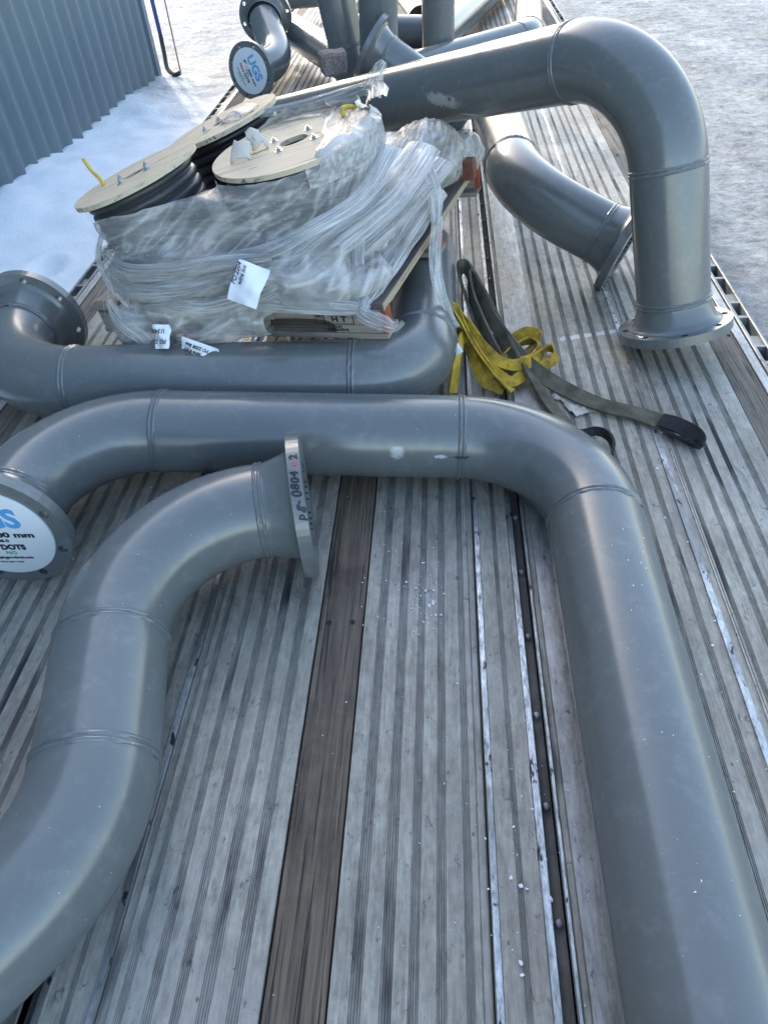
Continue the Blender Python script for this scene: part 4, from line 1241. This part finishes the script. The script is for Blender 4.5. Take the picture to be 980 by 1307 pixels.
def web_mat(name, a, b, sc=1.0):
    m, nt, bb, _ = newmat(name)
    c = coords(nt)
    f = tex(nt, c, 14, 6, .7)
    f2 = tex(nt, c, 160, 3, .7)
    col = ramp(nt, f, [(.36, a), (.62, b)])
    col = mix(nt, math_(nt, 'MULTIPLY', f2, .45), col, tuple(x * .35 for x in a))
    L(nt, col, bb.inputs['Base Color']); bb.inputs['Roughness'].default_value = .85
    w1 = N(nt, 'ShaderNodeTexVoronoi'); w1.inputs['Scale'].default_value = 330; L(nt, c, w1.inputs['Vector'])
    bump(nt, bb, w1.outputs['Distance'], .6, .002)
    return m
OLIVE = web_mat('olive_webbing', (0.070, 0.062, 0.044), (0.185, 0.165, 0.118))
YWEB = web_mat('yellow_webbing', (0.20, 0.13, 0.02), (0.78, 0.50, 0.04))
BLKW = web_mat('black_webbing', (0.010, 0.011, 0.014), (0.028, 0.030, 0.036))
ts = thing('lifting_sling', (.3, 2.0, 0), 'dirty olive webbing sling with a black sewn eye, trailing from the pallet across the deck', 'sling')
strap('webbing', [(.20, 1.955, .01, 30), (.135, 2.11, .05, 50), (.082, 2.29, .11, 65), (.060, 2.385, .155, 75), (.085, 2.40, .165, 80), (.125, 2.285, .125, 75), (.175, 2.145, .085, 65), (.255, 1.99, .045, 45), (.345, 1.875, .028, 30), (.46, 1.775, .020, 15), (.565, 1.725, .018, 15), (.635, 1.672, .022, 25)], .047, .009, OLIVE, ts)
strap('webbing', [(.37, 1.66, .01, 10), (.315, 1.80, .018, 20), (.262, 1.96, .04, 40), (.205, 2.13, .08, 60), (.150, 2.26, .125, 75), (.115, 2.345, .15, 80), (.095, 2.35, .15, 85), (.105, 2.25, .115, 80), (.145, 2.10, .07, 70), (.19, 1.95, .03, 50)], .045, .009, OLIVE, ts)
strap('sewn_eye', [(.622, 1.682, .026, 25), (.652, 1.650, .036, 30), (.682, 1.612, .040, 40), (.700, 1.588, .034, 60), (.696, 1.586, .016, 70), (.668, 1.612, .010, 45), (.632, 1.655, .012, 30)], .044, .009, BLKW, ts)
strap('black_tail', [(.372, 1.655, .008, 10), (.40, 1.640, .014, 20), (.435, 1.640, .022, 50), (.462, 1.617, .026, 80), (.472, 1.575, .022, 90), (.462, 1.535, .015, 90)], .026, .008, BLKW, ts)
ty = thing('lifting_sling', (.1, 2.0, 0), 'worn yellow webbing sling bunched in loops between two grey pipes', 'sling')
strap('webbing', [(.0, 1.86, .10, 80), (-.005, 1.93, .15, 75), (.005, 2.0, .19, 65), (.03, 2.05, .20, 60), (.055, 2.03, .16, 70), (.085, 1.99, .11, 70), (.12, 1.95, .07, 60), (.17, 1.905, .045, 50), (.215, 1.885, .03, 30), (.262, 1.93, .03, 25), (.33, 1.975, .035, 35), (.362, 2.005, .045, 60), (.34, 2.03, .06, 70), (.28, 1.99, .06, 30), (.20, 1.95, .05, 20)], .036, .006, YWEB, ty)
strap('webbing', [(.215, 1.845, .02, 20), (.16, 1.885, .06, 40), (.10, 1.93, .12, 60), (.055, 1.98, .19, 60), (.02, 2.03, .225, 50), (.0, 2.075, .215, 70), (.02, 2.11, .18, 80), (.06, 2.09, .14, 80), (.10, 2.05, .10, 70)], .036, .006, YWEB, ty)
strap('webbing', [(.03, 1.83, .03, 60), (.04, 1.865, .09, 60), (.05, 1.91, .14, 65), (.07, 1.96, .15, 70), (.11, 1.93, .10, 70), (.16, 1.875, .05, 50)], .034, .006, YWEB, ty)
strap('webbing', [(.19, 2.07, .02, 70), (.235, 2.13, .035, 70), (.285, 2.145, .05, 65), (.315, 2.11, .05, 50), (.27, 2.04, .035, 20), (.2, 1.99, .03, 15)], .036, .006, YWEB, ty)
strap('webbing', [(-.01, 1.90, .05, 85), (.0, 1.96, .12, 75), (.03, 2.00, .15, 60), (.07, 1.97, .13, 60), (.10, 1.92, .08, 60), (.13, 1.875, .04, 45), (.19, 1.85, .02, 20)], .034, .006, YWEB, ty)
strap('webbing', [(.05, 2.13, .12, 75), (.08, 2.06, .13, 65), (.125, 2.0, .09, 55), (.18, 1.955, .06, 40), (.245, 1.945, .05, 35), (.30, 1.99, .05, 45), (.315, 2.05, .055, 60), (.28, 2.09, .05, 70), (.22, 2.05, .045, 60), (.17, 1.99, .04, 40)], .036, .006, YWEB, ty)
strap('care_label', [(-.005, 1.90, .18, 60), (.02, 1.885, .165, 60), (.04, 1.872, .135, 60)], .05, .002, PAPER, ty)

# ------------------------------------------------------------------ carpets, rag, crumbs
def carpet_mat():
    m, nt, b, _ = newmat('brown_carpet'); c = coords(nt)
    f = tex(nt, c, 90, 4, .8); f2 = tex(nt, c, 7, 4)
    col = ramp(nt, math_(nt, 'ADD', math_(nt, 'MULTIPLY', f, .7), math_(nt, 'MULTIPLY', f2, .3)), [(.36, (.10, .08, .072)), (.5, (.23, .19, .175)), (.64, (.40, .35, .33))])
    L(nt, col, b.inputs['Base Color']); b.inputs['Roughness'].default_value = .95
    bump(nt, b, f, 1.0, .006); return m
CARP = carpet_mat()
def mat_sheet(name, corners, th, mat, label, cat, seed=0, nu=30, nv=30, lift=None, group=None):
    a, b, c_, d = [V(p) for p in corners]
    v, f = [], []
    for side in (1, 0):
        for j in range(nv):
            for i in range(nu):
                s, t = i / (nu - 1), j / (nv - 1)
                p = (a * (1 - s) + b * s) * (1 - t) + (d * (1 - s) + c_ * s) * t
                p += V((.012 * noise.noise(V((s * 4, t * 4, seed))) * (1 if t in (0, 1) else .2), .012 * noise.noise(V((t * 5, s * 5, seed + 2))), 0))
                z = lift(s, t) if lift else 0
                v.append(p + V((0, 0, z + (th if side else 0.0))))
    o_ = nu * nv
    for j in range(nv - 1):
        for i in range(nu - 1):
            q = (j * nu + i, j * nu + i + 1, (j + 1) * nu + i + 1, (j + 1) * nu + i)
            f.append(q); f.append(tuple(o_ + x for x in q[::-1]))
    rim = [i for i in range(nu)] + [j * nu + nu - 1 for j in range(1, nv)] + [(nv - 1) * nu + i for i in range(nu - 2, -1, -1)] + [j * nu for j in range(nv - 2, 0, -1)]
    for k in range(len(rim)):
        a_, b_ = rim[k], rim[(k + 1) % len(rim)]
        f.append((a_, o_ + a_, o_ + b_, b_))
    o = from_data(name, v, f, mat, None, smooth=False)
    sharp(o, 60)
    return tag(o, label, cat, group)
mat_sheet('carpet_mat', [(-.36, 3.78, .002), (-.015, 3.80, .002), (.0, 4.62, .002), (-.34, 4.62, .002)], .012, CARP, 'brown carpet mat lying flat on the deck right behind the wrapped load', 'carpet', 1, lift=lambda s, t: .008 * max(0, noise.noise(V((s * 3, t * 3, 1)))))
bm = bmesh.new(); add_box(bm, 0, 0, 0, .15, .13, .11, bev=.012)
bmesh.ops.subdivide_edges(bm, edges=bm.edges[:], cuts=6, use_grid_fill=True)
for v in bm.verts: v.co += V((noise.noise(v.co * 18), noise.noise(v.co * 18 + V((3, 0, 0))), noise.noise(v.co * 18 + V((0, 5, 0))))) * .008
bmesh.ops.rotate(bm, matrix=Matrix.Rotation(.3, 3, 'Z'), verts=bm.verts[:])
bmesh.ops.translate(bm, vec=(-.60, 4.58, .36), verts=bm.verts[:])
o = from_bm('carpet_pad', bm, CARP); tag(o, 'small brown carpet pad tucked behind the sloping arm below the upright pipes', 'carpet')
RAG = simple('beige_rag', (0.42, 0.38, 0.33), .9, .3, 18, bstr=.5, bscale=50)
o = mat_sheet('torn_rag', [(.335, 1.845, .002), (.395, 1.735, .002), (.455, 1.765, .002), (.40, 1.86, .002)], .003, RAG, 'torn beige rag flat on the deck beside the olive sling', 'rag', 4, 24, 24, lift=lambda s, t: .012 * abs(noise.noise(V((s * 4, t * 4, 6)))))
# snow crumbs, uncountable
CR = simple('snow_crumb', (.82, .84, .87), .7, .04, 10, bstr=0)
rng = random.Random(3)
v, f = [], []
_b = bmesh.new(); bmesh.ops.create_icosphere(_b, subdivisions=1, radius=1); _b.verts.ensure_lookup_table()
ICO = [q.co.copy() for q in _b.verts]; ICF = [tuple(q.index for q in f_.verts) for f_ in _b.faces]; _b.free()
def crumb(x, y, z, s):
    b = len(v); a_, c_ = rng.uniform(.6, 1.5), rng.uniform(.6, 1.4)
    for p in ICO:
        k = s * rng.uniform(.55, 1.25)
        v.append((x + p.x * k * a_, y + p.y * k * c_, z + (p.z + .4) * k * .7))
    for t in ICF: f.append(tuple(b + i for i in t))
def cluster(cx, cy, sx, sy, n, s0, s1, z=.001):
    for _ in range(n): crumb(rng.gauss(cx, sx), rng.gauss(cy, sy), z, 0.95 * s0 * (s1 / s0) ** (rng.random() ** 2.2))
cluster(-.045, 1.04, .022, .05, 120, .0008, .0035)
cluster(-.11, 1.12, .06, .10, 40, .0008, .003)
cluster(.125, .40, .03, .10, 40, .0008, .005)
cluster(.135, .55, .04, .12, 20, .0008, .004)
cluster(-.03, .62, .10, .20, 45, .0007, .003)
cluster(.60, .75, .05, .35, 30, .0008, .004)
cluster(.64, 1.35, .12, .25, 30, .0008, .0035)
for _ in range(60): crumb(rng.uniform(-1.2, 1.0), rng.uniform(.2, 3.4), .001, rng.uniform(.0007, .0024))
for _ in range(60):
    a = rng.gauss(.25, .35); yy = rng.uniform(.25, 1.1)
    crumb(.351 + (R8 - .0005) * math.sin(a), yy, .113 + (R8 - .0005) * math.cos(a), rng.uniform(.0006, .002))
o = from_data('snow_crumbs', v, f, CR); tag(o, 'scattered white snow crumbs on the deck and the long pipe', 'snow', kind='stuff')

# lettering as plain meshes
bpy.context.view_layer.update()
dg = bpy.context.evaluated_depsgraph_get()
for o in [o for o in SC.objects if o.type == 'FONT']:
    me = bpy.data.meshes.new_from_object(o.evaluated_get(dg))
    nm, par, ml = o.name.split('.')[0], o.parent, o.matrix_local.copy()
    bpy.data.objects.remove(o)
    k = bpy.data.objects.new(nm, me); C.objects.link(k); k.parent = par; k.matrix_local = ml
